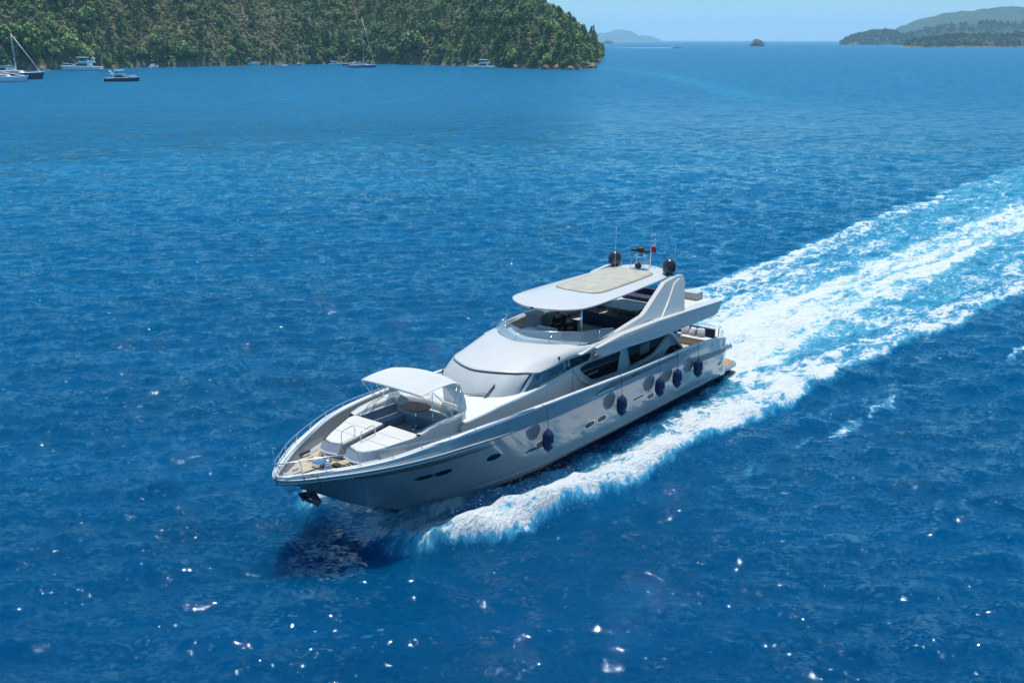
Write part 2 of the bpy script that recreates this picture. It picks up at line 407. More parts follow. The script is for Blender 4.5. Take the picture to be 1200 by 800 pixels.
def spray():
    """drops and flecks thrown up along the bow wave"""
    r = np.random.default_rng(91); V = []; Fq = []
    def drop(p, sz):
        o = len(V); d = r.normal(size=(4, 3)); d /= np.linalg.norm(d, axis=1)[:, None]
        for q in d: V.append(p + q*sz)
        Fq.extend([[o, o+1, o+2], [o, o+2, o+3], [o, o+3, o+1], [o+1, o+3, o+2]])
    for i in range(3600):
        for sd in (1,):
            x = 25.2 - abs(r.normal())*9.0; 
            if x < -4: continue
            e = float(pch([-7, 0, 7, 11, 15, 19.4, 23.4, 25.4], [8.2, 7.6, 7.3, 6.9, 6.7, 5.9, 5.1, 4.1], x))
            y = e - .9 + r.normal()*.75; h = .35 + abs(r.normal())*.42*float(pch([-7, 10, 22, 26], [.4, .8, 1.3, 1], x))
            w = MY @ Vector((x, y, 0)); drop(np.array([w.x, w.y, h]), r.uniform(.006, .022))
    for i in range(1500):     # finer spray against the hull where the stem cuts in
        x = r.uniform(17, 25.5); y = max(float(HTY(x)), 0) + .15 + abs(r.normal())*.5; w = MY @ Vector((x, y, 0))
        drop(np.array([w.x, w.y, .1+abs(r.normal())*.35]), r.uniform(.006, .018))
    me = fastmesh('spray', np.array(V), np.array(Fq)); me.materials.append(mat('spray_drops', (.75, .80, .83), .6, 0, 0, 0))
    o = bpy.data.objects.new('spray', me); COL.objects.link(o); o['kind'] = 'stuff'
HTY = lambda x: pch([12, 17, 19, 20.5, 22.5, 24, 26], [2.95, 2.8, 2.4, 1.7, .7, 0, 0], x)
spray()

# ================================================================== MOTOR YACHT
def hull_tables():
    t = {}
    t['keel'] = lambda x: pch([-1, 0, 10, 18, 20.5, 22.3, 23.5, 24.4, 25.6, 27.2, 28.2, 28.9, 29.25, 29.4],
                              [-.9, -.9, -1.0, -.95, -.85, -.62, -.30, .06, .61, 1.55, 2.14, 2.55, 2.76, 2.85], x)
    t['zboot'] = lambda x: np.maximum(pch([-1, 0, 14, 18, 20.5, 22.5, 29.4], [.32, .33, .31, .20, -.06, -.28, -.45], x), t['keel'](x) + .03)
    t['yboot'] = lambda x: pch([-1, 0, 12, 17, 19, 20.5, 22.5, 23.6, 24.6, 29.4], [2.8, 2.82, 2.95, 2.86, 2.5, 1.9, .85, .32, .04, .02], x)
    t['zrub'] = lambda x: pch([-1, 0, 2, 4, 8, 11, 17, 21, 23.5, 26, 29.4], [1.86, 1.88, 1.95, 2.08, 2.42, 2.62, 2.66, 2.80, 2.90, 2.92, 2.86], x)
    t['yrub'] = lambda x: pch([-1, 0, .15, .5, 1.2, 3, 6, 10, 15, 19, 22, 23.4, 24.7, 25.9, 27, 28, 28.8, 29.2, 29.36, 29.4],
                              [2.7, 2.72, 2.86, 3.0, 3.1, 3.22, 3.33, 3.4, 3.43, 3.38, 3.25, 3.10, 2.85, 2.48, 1.98, 1.36, .78, .40, .15, 0.02], x)
    t['zcap'] = lambda x: pch([-1, 0, .5, 1.2, 2.6, 4.4, 6, 8, 10, 16.6, 20.8, 23.5, 24.6, 25.9, 28, 29.4],
                              [2.3, 2.34, 2.52, 2.68, 2.86, 3.0, 3.08, 3.1, 3.12, 3.31, 3.38, 3.34, 3.28, 3.14, 3.03, 2.98], x)
    t['ycap'] = lambda x: np.maximum(t['yrub'](x) - pch([0, 5, 12, 20, 24, 28, 29.4], [.04, .06, .06, .06, .12, .16, .05], x), .01)
    return t
HT = hull_tables()
def hull_y(x, z):
    """outer half width of the hull at x, height z"""
    zb, yb, zr, yr, zc, yc = [HT[k](x) for k in ('zboot', 'yboot', 'zrub', 'yrub', 'zcap', 'ycap')]
    if z <= zr:
        t = min(max((z - zb)/(zr - zb), 0), 1); p = float(pch([0, 14, 20, 24, 29.4], [.62, .66, .78, .92, .95], x))
        return float(yb + (yr - yb) * t**p)
    t = min((z - zr)/max(zc - zr, 1e-3), 1); return float(yr + (yc - yr)*t)

def patch(b, poly, off=.012, side=1, nx=14, nz=4):
    """lay a quad given by four corners (x,z) on the hull skin"""
    (x0, z0), (x1, z1), (x2, z2), (x3, z3) = poly; G = []
    for i in range(nx+1):
        u = i/nx; row = []
        for j in range(nz+1):
            v = j/nz
            x = (x0*(1-u)+x1*u)*(1-v) + (x3*(1-u)+x2*u)*v; z = (z0*(1-u)+z1*u)*(1-v) + (z3*(1-u)+z2*u)*v
            row.append((x, side*(hull_y(x, z)+off), z))
        G.append(row)
    b.grid(G, True)

def oval(b, cx, cz, rx, rz, off, side=1, slope=0, n=20, rings=4):
    V = [(cx, side*(hull_y(cx, cz)+off), cz)]
    for k in range(1, rings+1):
        for i in range(n):
            a = 2*math.pi*i/n; q = k/rings
            dx = rx*q*math.copysign(abs(math.cos(a))**.8, math.cos(a)); dz = rz*q*math.copysign(abs(math.sin(a))**.8, math.sin(a))
            x = cx+dx; z = cz+dz+dx*slope; V.append((x, side*(hull_y(x, z)+off), z))
    Fs = [[0, 1+i, 1+(i+1) % n] for i in range(n)]
    for k in range(rings-1):
        for i in range(n):
            a = 1+k*n; i2 = (i+1) % n; Fs.append([a+i, a+n+i, a+n+i2, a+i2])
    b.add(V, Fs, True)

def hull_xs():
    return np.concatenate([[0, .05, .15, .3, .5, .8, 1.2, 1.8], np.arange(2.5, 22, .5), np.arange(22, 28, .25), 29.4 - np.linspace(1.4**.5, 0.02, 18)**2])

def make_yacht():
    P = {}
    P['silver'] = mat('silver_grey_paint', (.29, .325, .345), .13, .15, 1.0, .03, .6)
    P['white'] = mat('gelcoat_white', (.62, .635, .63), .32, 0, .35, .03, 1.0)
    P['pearl'] = mat('pearl_paint', (.51, .51, .495), .28, 0, .3, .03, .8)
    P['black'] = mat('black_bottom', (.012, .013, .016), .25, 0, .3, .1)
    P['glass'] = mat('dark_glass', (.004, .006, .009), .06, 0, 0.0, 0, spec=.3)
    P['sideglass'] = mat('sky_blue_glass', (.035, .10, .16), .05, .3, 1.0, 0)  # blue base colour paints in the pane's sky reflection
    P['deck'] = teak('teak_deck', (.44, .37, .28), .11, axis='y')
    P['teak'] = teak('swim_teak', (.40, .20, .10), .09, axis='y')
    P['nonskid'] = mat('grey_side_deck', (.30, .31, .315), .8, 0, 0, .06, 3, .2, 60)  # on the side deck this grey includes the deckhouse shade
    P['cream'] = mat('cream_vinyl', (.52, .515, .485), .55, 0, 0, .04, 1, .12, 8)
    P['cushion'] = mat('grey_blue_cushion', (.30, .34, .40), .8, 0, 0, .06, 2, .15, 12)
    P['navy'] = mat('navy_cushion', (.018, .026, .075), .75, 0, 0, .15, 2, .3, 14)
    P['taupe'] = mat('taupe_floor', (.40, .35, .30), .7, 0, 0, .1, 2)
    P['canvas'] = mat('bimini_canvas', (.47, .485, .48), .8, 0, 0, .05, 1.2, .25, 5)
    P['cover'] = mat('windscreen_cover', (.36, .39, .41), .62, 0, .0, .05, 1.5, .15, 5)
    P['steel'] = mat('polished_steel', (.70, .72, .74), .14, 1.0, 0, 0)
    P['wood'] = mat('varnished_wood', (.34, .085, .035), .5, 0, .08, .25, 4)
    P['rubber'] = mat('dark_rubber', (.02, .022, .026), .5, 0, 0, .1)
    P['dome'] = mat('dark_grey_dome', (.030, .034, .044), .22, 0, .5, .03)
    P['grey'] = mat('light_grey_plastic', (.42, .43, .42), .5, 0, 0, .05)
    P['panel'] = slat_mat('sunroof_slats', (.37, .35, .29), (.29, .275, .23), .12)
    P['table'] = mat('grey_brown_table', (.20, .17, .155), .45, 0, .2, .12, 4)
    P['clear'] = clear_mat('smoked_clear_screen', (.72, .83, .90), .30)
    P['mesh'] = clear_mat('clear_vinyl_window', (.62, .68, .70), .55)
    P['red'] = mat('red_cloth', (.55, .02, .03), .8, 0, 0, .1)
    P['chain'] = mat('galvanised_anchor', (.10, .11, .12), .45, .6, 0, .2, 6)
    P['stripgrey'] = mat('recess_grey', (.10, .115, .13), .5, 0, .2, .05)
    Y = empty('motor_yacht', 'silver grey motor yacht with flybridge speeding through white foam in the middle of the bay', 'motor yacht', None, MY)
    xs = hull_xs(); n = len(xs); H = {k: HT[k](xs) for k in HT}
    # ---- hull skin
    G = []
    for i, x in enumerate(xs):
        row = []
        zb, zr = H['zboot'][i], H['zrub'][i]
        for t in np.linspace(0, 1, 15): z = zb+(zr-zb)*t; row.append((x, hull_y(x, z), z))
        row.append((x, H['yrub'][i]+.045*min(1, max(0, (x-19)/3)), zr+.0)); row.append((x, H['yrub'][i]+.045*min(1, max(0, (x-19)/3)), zr+.06))
        row.append((x, hull_y(x, zr+.065), zr+.065))
        zc = H['zcap'][i]
        for t in (.3, .6, 1): z = zr+.07+(zc-zr-.07)*t; row.append((x, hull_y(x, z), z))
        G.append(row)
    b = B(); b.grid(G); b.grid([[(p[0], -p[1], p[2]) for p in r] for r in G], flip=True)
    # transom
    r0 = G[0]; b.grid([[(p[0], p[1]*q, p[2]) for q in np.linspace(1, -1, 9)] for p in r0], smooth=False)
    hull = b.build('hull', P['silver'], Y, fixn=True)
    e = hull.modifiers.new('e', 'EDGE_SPLIT'); e.split_angle = R_(38)
    # ---- bottom
    G = []
    for i, x in enumerate(xs):
        zb, yb, zk = H['zboot'][i], H['yboot'][i], H['keel'][i]; row = []
        for t in np.linspace(0, 1, 8):
            row.append((x, max(yb,0)*(1-t**1.4) if t < 1 else 0, zb-.001+(zk-zb)*t**.8))
        G.append(row)
    b = B(); b.grid(G); b.grid([[(p[0], -p[1], p[2]) for p in r] for r in G], flip=True)
    b.grid([[(p[0], p[1]*q, p[2]) for q in (1, 0, -1)] for p in G[0]])
    k = 0
    bot = b.build('hull_bottom', P['black'], Y)
    # forefoot above the boot line is painted like the hull
    # spray rail / chine strip
    b = B()
    for sd in (1, -1):
        pts = [(x, sd*(hull_y(x, z)+.0), z) for x in np.arange(2, 21.1, .5) for z in [float(HT['zboot'](x))+.20+max(0, x-15)*.03]]
        b.tube(pts, .035, 6)
        pts = [(x, sd*(hull_y(x, z)+.0), z) for x in np.arange(6, 18.1, .5) for z in [float(HT['zboot'](x))+.36]]
        b.tube(pts, .018, 5)
    b.build('spray_rail', P['silver'], Y)
    # ---- rubbing strakes: two thin bright lines towards the bow
    b = B()
    for sd in (1, -1):
        for dz in (.075, -.045):
            xx = [x for x in xs if x > (19.5 if dz > 0 else 21)]
            b.tube([(x, sd*(float(HT['yrub'](x))+.035), float(HT['zrub'](x))+dz) for x in xx], [.022*min(1, (x-19)/4+.2) for x in xx], 6)
    b.build('rubbing_strake', P['white'], Y)
    # ---- cap rail, bulwark inside
    b = B()
    for sd in (1, -1):
        G = []
        for x in xs:
            yc, zc = float(HT['ycap'](x)), float(HT['zcap'](x)); wd = float(pch([0, 6, 16, 24, 27, 29.4], [.10, .13, .15, .24, .26, .2], x)); wd = min(wd, yc*.9)
            th = .07
            prof = [(yc+.012, zc-.03), (yc+.018, zc+th*.6), (yc-.015, zc+th), (yc-wd+.03, zc+th), (yc-wd, zc+th*.6), (yc-wd, zc-.03)]
            G.append([(x, sd*max(q[0], 0), q[1]) for q in prof])
        b.grid(G)
    b.build('cap_rail', P['white'], Y)
    zdeck = lambda x: pch([0, 4.6, 5.2, 10, 22, 26, 29.4], [1.9, 1.9, 2.38, 2.42, 2.5, 2.58, 2.72], x)
    b = B()
    for sd in (1, -1):
        G = []
        for x in xs[1:]:
            yc, zc = float(HT['ycap'](x)), float(HT['zcap'](x)); wd = min(float(pch([0, 6, 16, 24, 27, 29.4], [.10, .13, .15, .24, .26, .2], x)), yc*.9)
            yi = max(yc-wd+.02, 0); lean = .10*min(1, yi)
            G.append([(x, sd*yi, zc-.01), (x, sd*(yi-lean*.4), (zc+zdeck(x))/2), (x, sd*max(yi-lean, 0), float(zdeck(x))-.02)])
        b.grid(G)
    b.build('inner_bulwark', P['nonskid'], Y)
    b = B(); G = []
    for x in xs[1:]:
        yc = float(HT['ycap'](x)); yi = max(yc-.06, 0.001)
        G.append([(x, yi*q, float(zdeck(x))+.03*(1-q*q)) for q in np.linspace(1, -1, 9)])
    b.grid(G); b.build('deck', P['deck'], Y)
    # side deck strips each side, deckhouse shade painted in as grey
    b = B()
    for sd in (1, -1):
        G = [[(x, sd*max(float(HT['ycap'](x))-.13, .1), float(zdeck(x))+.012), (x, sd*min(float(pch([5, 22, 24.5, 26.6], [2.45, 2.2, 2.0, 1.5], x)), float(HT['ycap'](x))-.2), float(zdeck(x))+.032)] for x in np.arange(5.4, 27, .4)]
        b.grid(G)
    b.build('side_deck', P['nonskid'], Y)
    # ---- foredeck house with pads and a sunken seating well
    b = B()
    # outer skirt: plan path on the port side from the front gap round to the deckhouse
    top = [(26.10, .16, 3.14), (26.22, .7, 3.13), (26.15, 1.15, 3.15), (25.7, 1.38, 3.2), (25.0, 1.62, 3.3), (24.3, 1.86, 3.40), (23.9, 1.95, 3.50), (23.5, 1.98, 3.62), (22.9, 2.0, 3.68), (22.2, 2.02, 3.71), (21.7, 2.05, 3.72)]
    bot = [(26.0, .14, 2.55), (26.35, .75, 2.55), (26.35, 1.35, 2.55), (25.9, 1.68, 2.55), (25.1, 1.9, 2.53), (24.4, 2.08, 2.5), (23.9, 2.14, 2.5), (23.5, 2.17, 2.5), (22.9, 2.2, 2.5), (22.2, 2.24, 2.48), (21.7, 2.28, 2.48)]
    for sd in (1, -1):
        b.grid([[(p[0], sd*p[1], p[2]) for p in (t_, ((t_[0]*.7+q[0]*.3)-.12*(i < 4), t_[1]*.7+q[1]*.3, t_[2]*.45+q[2]*.55), q)] for i, (t_, q) in enumerate(zip(top, bot))])
    b.build('foredeck_trunk', P['pearl'], Y)
    for sd in (1, -1):
        pb = B()
        pl = [(26.05, .17), (26.2, .7), (26.12, 1.12), (25.6, 1.36), (24.9, 1.58), (24.25, 1.80), (23.9, 1.78), (23.88, .17)]
        zt = lambda x: 3.22 + (26.2-x)*.10
        G = []
        V = [(x, sd*y, zt(x)-.17) for x, y in pl] + [(x-.03*(x > 25.5), sd*y, zt(x)) for x, y in pl]
        m = len(pl); Fs = [[i, (i+1) % m, m+(i+1) % m, m+i] for i in range(m)] + [list(range(m)), list(range(m, 2*m))]
        pb.add(V, Fs)
        pd = pb.build('sunpad', P['cream'], Y, bevel=.05)
        fb_ = B()       # sloping front bolster, blue-grey to paint in the pad front's shade
        fb_.grid([[(26.13+.16*t_, sd*.17, 3.20-.30*t_), (26.26+.16*t_, sd*.7, 3.19-.30*t_), (26.18+.17*t_, sd*1.14, 3.20-.30*t_), (25.62+.17*t_, sd*1.42, 3.24-.30*t_)] for t_ in (0, .2, .5, 1)])
        fb_.build('front_bolster', P['cushion'], pd)
        for q in (.33, .66):
            sm_ = B(); x_ = 26.0-q*2.1; sm_.tube([(x_, sd*.19, zt(x_)+.004), (x_, sd*(1.30+q*.42), zt(x_)+.004)], .007, 4); sm_.build('stitching', P['grey'], pd)
        pb2 = B(); pb2.grid([[(26.32, sd*.17, 2.93), (26.44, sd*.7, 2.92), (26.37, sd*1.18, 2.93), (25.82, sd*1.5, 2.98)], [(26.36, sd*.17, 2.86), (26.48, sd*.7, 2.85), (26.41, sd*1.2, 2.86), (25.84, sd*1.54, 2.9)]])
        pb2.build('trim', P['white'], pd)
    # walkway between pads, floor of the well, benches, coaming
    b = B(); b.box(23.85, 26.0, -.17, .17, 2.4, 2.74); b.box(21.35, 23.9, -1.5, 1.5, 2.4, 2.70); b.build('well_floor', P['taupe'], Y)
    b = B()
    for sd in (1, -1):
        b.box(23.84, 23.90, sd*.17 if sd > 0 else -1.78, 1.78 if sd > 0 else sd*.17, 2.5, 3.38)
        b.box(23.9, 26.0, .168*sd if sd > 0 else -.2, .2 if sd > 0 else .168*sd, 2.5, 3.18)
    b.build('well_wall', P['cushion'], Y)
    for sd in (1, -1):
        sb = B(); sb.box(21.5, 23.83, min(sd*1.0, sd*1.62), max(sd*1.0, sd*1.62), 2.6, 3.06, .05); sb.build('bench_seat', P['cushion'], Y)
        sb = B(); sb.box(21.5, 23.83, min(sd*1.5, sd*1.64), max(sd*1.5, sd*1.64), 3.0, 3.46, .05); sb.build('bench_back', P['cushion'], Y)
    sb = B(); sb.box(21.3, 21.85, -.98, .98, 2.6, 3.08, .05); sb.build('bench_seat', P['cushion'], Y)
    b = B()         # coaming top: flat rim round the well with rounded aft end
    path_o = [(24.0, 1.95, 3.52), (23.5, 1.98, 3.62), (22.9, 2.0, 3.68), (22.2, 2.03, 3.71), (21.7, 2.05, 3.73), (21.35, 1.95, 3.76), (21.12, 1.7, 3.79), (21.0, 1.2, 3.83), (20.95, .6, 3.86), (20.93, 0, 3.87)]
    path_i = [(24.0, 1.68, 3.45), (23.5, 1.66, 3.55), (22.9, 1.66, 3.6), (22.2, 1.66, 3.63), (21.8, 1.64, 3.66), (21.62, 1.55, 3.68), (21.52, 1.35, 3.70), (21.45, 1.0, 3.74), (21.42, .5, 3.77), (21.4, 0, 3.78)]
    for sd in (1, -1):
        b.grid([[(o_[0], sd*o_[1], 2.9), (o_[0], sd*(o_[1]+.005), o_[2]-.03), (o_[0]-.01, sd*(o_[1]-.02), o_[2]), (i_[0], sd*(i_[1]+.03), i_[2]+.02), (i_[0], sd*i_[1], i_[2]-.02), (i_[0], sd*i_[1], 2.7)] for o_, i_ in zip(path_o, path_i)])
    b.build('well_coaming', P['pearl'], Y)
    b = B()     # padded aft backrest, half in the sun
    for sd in (1, -1):
        b.grid([[(i_[0]+.06, sd*(i_[1]-.05), 3.1), (i_[0]+.10, sd*(i_[1]-.09), 3.4), (i_[0]+.05, sd*(i_[1]-.05), i_[2]-.02), (i_[0]-.02, sd*(i_[1]+.03), i_[2]+.05), (i_[0]-.14, sd*(i_[1]+.08), i_[2]+.06)] for i_ in path_i[4:]])
    b.build('backrest', P['cream'], Y)
    # well table
    tb = B(); n_ = 28
    ring = [(22.15+.50*math.copysign(abs(math.cos(a))**.75, math.cos(a)), -.05+.62*math.copysign(abs(math.sin(a))**.75, math.sin(a))) for a in [2*math.pi*i/n_ for i in range(n_)]]
    tb.prism([(x, y, 3.66) for x, y in ring], (0, 0, .05), .012); tt = tb.build('well_table', P['wood'], Y)
    lb = B(); lb.tube([(22.15, -.05, 2.7), (22.15, -.05, 3.66)], .05, 12); lb.lathe([(0, 2.70), (.22, 2.70), (.2, 2.74), (.05, 2.76)], 20, (22.15, -.05, 0)); lb.build('table_leg', P['steel'], tt)
    # handrails between the pads
    for sd in (1, -1):
        hb_ = B(); yy = sd*.30
        pts = [(26.0, yy, 3.2), (26.0, yy, 3.56), (25.95, yy, 3.66), (25.85, yy, 3.7), (25.45, yy, 3.74), (25.35, yy, 3.71), (25.3, yy, 3.62), (25.3, yy, 3.26)] if sd < 0 else \
              [(25.55, yy, 3.24), (25.55, yy, 3.6), (25.5, yy, 3.68), (25.4, yy, 3.72), (24.95, yy, 3.76), (24.85, yy, 3.73), (24.8, yy, 3.64), (24.8, yy, 3.3)]
        hb_.tube(pts, .017, 6); hb_.build('grab_rail', P['steel'], Y)
    # ---- raised white deck from the well back to the windscreen and the deckhouse side
    ze = lambda x: float(pch([14, 15.5, 17.1, 18.3, 19.7, 20.1, 21, 22], [3.98, 3.90, 3.76, 3.66, 3.58, 3.53, 3.48, 3.43], x))
    ye = lambda x: float(pch([14, 17.1, 20, 22], [2.5, 2.44, 2.28, 2.22], x))
    b = B(); G = []
    for x in np.arange(16.5, 21.99, .25):
        z0, y0 = ze(x), ye(x)
        row = [(x, y0+.02, z0-.10), (x, y0+.01, z0-.03), (x, y0-.03, z0)] + [(x, y0*q, z0+.03*(1-q)) for q in (.9, .7, .45, .2, 0)]
        G.append(row+[(p[0], -p[1], p[2]) for p in row[::-1][1:]])
    b.grid(G)
    last = G[-1]; b.grid([last, [(p[0], p[1], 2.6) for p in last]], smooth=False)
    fd = b.build('raised_foredeck', P['white'], Y)
    hb2 = B(); hb2.box(20.55, 20.9, .95, 1.3, 3.50, 3.525, .01); hb2.build('deck_hatch', P['glass'], fd)
    b = B(); G = []
    for x in np.arange(14.5, 22.01, .25):
        z0, y0 = ze(x)-.09, ye(x)+.02; q = float(sstep(14.5, 16.8, x)); Lp = lambda y_: 2.474*(1-q)+y_*q
        t = [(x, Lp(y0), z0), (x, Lp(y0+.04), z0-.3), (x, Lp(y0+.06+.02), (z0+2.45)/2), (x, Lp(2.5+.05*(x < 18) - (x-18)*.03*(x > 18)), 2.42)]
        G.append(t)
    b.grid(G); b.grid([[(p[0], -p[1], p[2]) for p in r] for r in G], flip=True)
    b.build('deckhouse_side', P['pearl'], Y)
    # ---- windscreen (under its grey cover), brow, hood
    def cat(pts, k=6):
        out = []
        for i in range(len(pts)-1):
            p0 = Vector(pts[max(i-1, 0)]); p1_ = Vector(pts[i]); p2_ = Vector(pts[i+1]); p3_ = Vector(pts[min(i+2, len(pts)-1)])
            for j in range(k):
                t = j/k; out.append(.5*((2*p1_)+(p2_-p0)*t+(2*p0-5*p1_+4*p2_-p3_)*t*t+(3*p1_-p0-3*p2_+p3_)*t**3))
        out.append(Vector(pts[-1])); return out
    def mir(half):      # half from centre to port -> whole from starboard to port
        return [Vector((p[0], -p[1], p[2])) for p in half[::-1][:-1]] + [Vector(p) for p in half]
    base = cat(mir([(19.72, 0, 3.46), (19.62, .62, 3.46), (19.42, 1.2, 3.47), (19.05, 1.72, 3.50), (18.55, 2.02, 3.56), (18.15, 2.14, 3.62)]), 6)
    bx_ = lambda y_: 18.60 - .30*y_**1.6 - .22*float(sstep(1.6, 2.2, y_))
    by_ = lambda j: 2.16*math.sin(j/30*math.pi/2)
    brow = mir([(bx_(by_(j)), by_(j), 4.42-.035*(j/30)**3) for j in range(31)])
    b = B(); G = []
    for t in np.linspace(0, 1, 8):
        G.append([a.lerp(c, t) + Vector((.07*math.sin(math.pi*t), 0, .04*math.sin(math.pi*t))) for a, c in zip(base, brow)])
    b.grid(G); ws = b.build('windscreen', P['cover'], Y, fixn=False)
    b = B(); b.tube([p+Vector((.02, 0, .01)) for p in brow], .022, 6); b.build('seam', P['rubber'], ws)
    # bright pillar at each end of the windscreen, then the long blue side glass
    for sd in (1, -1):
        b = B(); A0, A1 = Vector((18.12, sd*2.17, 3.64)), Vector((17.15, sd*2.21, 4.42))
        b.prism([A0, A0+Vector((-.24, sd*.06, .02)), A1+Vector((-.16, sd*.03, .01)), A1], (0, -sd*.08, 0)); b.build('windscreen_pillar', P['white'], Y)
        b = B()
        g0 = [(17.85, 2.27, 3.70), (17.1, 2.43, 3.79), (16.2, 2.46, 3.90), (15.4, 2.475, 3.99), (14.8, 2.485, 4.06)]
        g1 = [(17.05, 2.27, 4.36), (16.6, 2.33, 4.44), (16.05, 2.37, 4.50), (15.45, 2.41, 4.56), (14.92, 2.43, 4.62)]
        b.grid([[(a[0]*(1-t)+c[0]*t, sd*(a[1]*(1-t)+c[1]*t), a[2]*(1-t)+c[2]*t) for a, c in zip(g0, g1)] for t in np.linspace(0, 1, 5)])
        b.build('side_window', P['sideglass'], Y, solid=.03)
        # fill below the glass so the wall is closed
        b = B(); b.grid([[(p[0], sd*(p[1]-.02), p[2]+.01) for p in g0], [(p[0], sd*(ye(p[0])-.01), ze(p[0])-.02) for p in g0], [(p[0], sd*(ye(p[0])+.022), ze(p[0])-.12) for p in g0]]); b.build('window_sill', P['pearl'], Y)
    # hood between the brow and the flybridge screen
    K0 = [(bx_(q)+.045, q, z) for q, z in ((0, 4.46), (.6, 4.46), (1.2, 4.46), (1.7, 4.45), (2.0, 4.435))] + [(17.25, 2.22, 4.40), (16.9, 2.34, 4.37)]
    K1 = [(17.75, 0, 4.74), (17.55, .6, 4.74), (17.2, 1.3, 4.73), (16.75, 1.85, 4.70), (16.4, 2.17, 4.62), (16.15, 2.36, 4.52), (16.0, 2.42, 4.45)]
    K2 = [(16.7, 0, 4.97), (16.5, .65, 4.97), (16.1, 1.4, 4.95), (15.65, 1.95, 4.90), (15.4, 2.3, 4.80), (15.2, 2.46, 4.66), (15.1, 2.49, 4.54)]
    K3 = [(15.62, 0, 5.08), (15.42, .70, 5.08), (14.98, 1.45, 5.06), (14.5, 2.05, 5.03), (14.2, 2.45, 4.95), (14.05, 2.66, 4.80), (13.95, 2.72, 4.60)]
    K4 = [(14.9, 0, 5.04), (14.72, .70, 5.04), (14.25, 1.5, 5.03), (13.7, 2.15, 5.01), (13.3, 2.6, 4.93), (13.15, 2.78, 4.8), (13.1, 2.80, 4.62)]
    rows = [cat(mir(k_), 4) for k_ in (K0, K1, K2, K3, K4)]
    cols = [cat([r_[j] for r_ in rows], 5) for j in range(len(rows[0]))]
    b = B(); b.grid([[cols[j][i] for j in range(len(cols))] for i in range(len(cols[0]))])
    lip = rows[0]; b.grid([lip, [p+Vector((-.05, 0, -.06)) for p in lip]])
    b.build('hood', P['pearl'], Y, fixn=True)
    for sd in (1, -1):
        b = B(); b.lathe([(0, 0), (.05, 0), (.055, .14), (.03, .17), (0, .17)], 10, (15.55, sd*2.36, 4.60)); b.build('navigation_light', P['rubber'], Y)
    # wipers
    for blade, arm in ((((19.40, 1.25, 3.49), (19.1, 1.30, 3.76), (18.72, 1.35, 4.05)), ((19.66, .26, 3.53), (19.20, 1.24, 3.70))),
                       (((18.52, -1.90, 3.84), (18.25, -1.98, 3.97), (17.98, -2.05, 4.09)), ((19.40, -1.2, 3.55), (18.30, -1.96, 3.95)))):
        O_ = Vector((.05, 0, .035))
        b = B(); b.tube([Vector(p)+O_ for p in blade], .03, 6); b.tube([Vector(p)+O_ for p in arm], .014, 5)
        b.tube([Vector(arm[0])+O_+Vector((-.06, .02, .08)), Vector(arm[1])+O_+Vector((-.05, 0, .06))], .010, 5); b.build('wiper', P['rubber'], Y)
    # ---- saloon walls
    for sd in (1, -1):
        b = B()
        b.prism([(14.9, sd*2.47, 2.4), (14.95, sd*2.47, 4.66), (13.9, sd*2.47, 4.74), (12.5, sd*2.47, 4.4), (6.4, sd*2.47, 4.25), (5.55, sd*2.47, 3.55), (4.85, sd*2.47, 2.75), (4.75, sd*2.47, 2.0), (5.5, sd*2.47, 2.0)], (0, -sd*.12, 0))
        sw = b.build('saloon_wall', P['pearl'], Y)
        dr = B(); dr.tube([(14.63, sd*2.50, 4.02), (14.66, sd*2.52, 2.45)], .008, 4); dr.build('door_seam', P['rubber'], sw)
        yy = sd*2.478
        def pane(name, pts, mt=P['glass'], off=0, th=.03, fr=True):
            bb = B(); bb.prism([(x, yy+sd*off, z) for x, z in pts], (0, sd*th, 0), .0); w_ = bb.build(name, mt, Y)
            if fr:
                cx = sum(p[0] for p in pts)/len(pts); cz = sum(p[1] for p in pts)/len(pts)
                fb2 = B(); fb2.tube([(cx+(x-cx)*1.02, yy+sd*(off+th*.5), cz+(z-cz)*1.03) for x, z in pts], .035, 5, closed=True); fb2.build('frame', P['pearl'], w_)
            return w_
        pane('window', [(14.92, 4.60), (14.1, 4.60), (13.42, 4.52), (13.28, 4.42), (13.32, 4.22), (13.5, 4.14), (14.78, 4.08)], fr=False)
        pane('window', [(14.07, 3.93), (13.6, 4.03), (10.72, 3.98), (10.93, 3.02), (12.6, 3.06), (13.13, 3.13), (13.7, 3.5), (14.05, 3.78)])
        pane('window', [(10.07, 4.02), (6.3, 3.98), (6.25, 3.86), (7.0, 3.45), (7.63, 3.16), (8.4, 3.06), (9.73, 3.02)])
        pane('window', [(6.4, 2.84), (5.85, 3.16), (4.98, 3.08), (4.80, 2.76), (5.6, 2.74)], fr=False)
        if sd > 0:      # things seen through the glass: pale blind and a chair back
            bb = B(); bb.box(8.0, 8.9, 2.513, 2.516, 3.36, 3.86); bb.build('blind', mat('window_blind', (.10, .115, .125), .5, 0, .5), Y)
            bb = B(); bb.box(12.6, 13.5, 2.513, 2.516, 3.40, 3.50); bb.build('curtain', mat('curtain', (.13, .13, .13), .6, 0, .5, .4, 8), Y)
        # sloping white pillar frame at the aft end of the saloon
        bb = B(); bb.tube([(6.95, sd*2.6, 4.15), (6.3, sd*2.62, 4.0), (5.9, sd*2.64, 3.8), (5.3, sd*2.67, 3.2), (4.85, sd*2.7, 2.75)], [.06, .09, .10, .09, .07], 8); bb.build('aft_pillar', P['white'], Y)
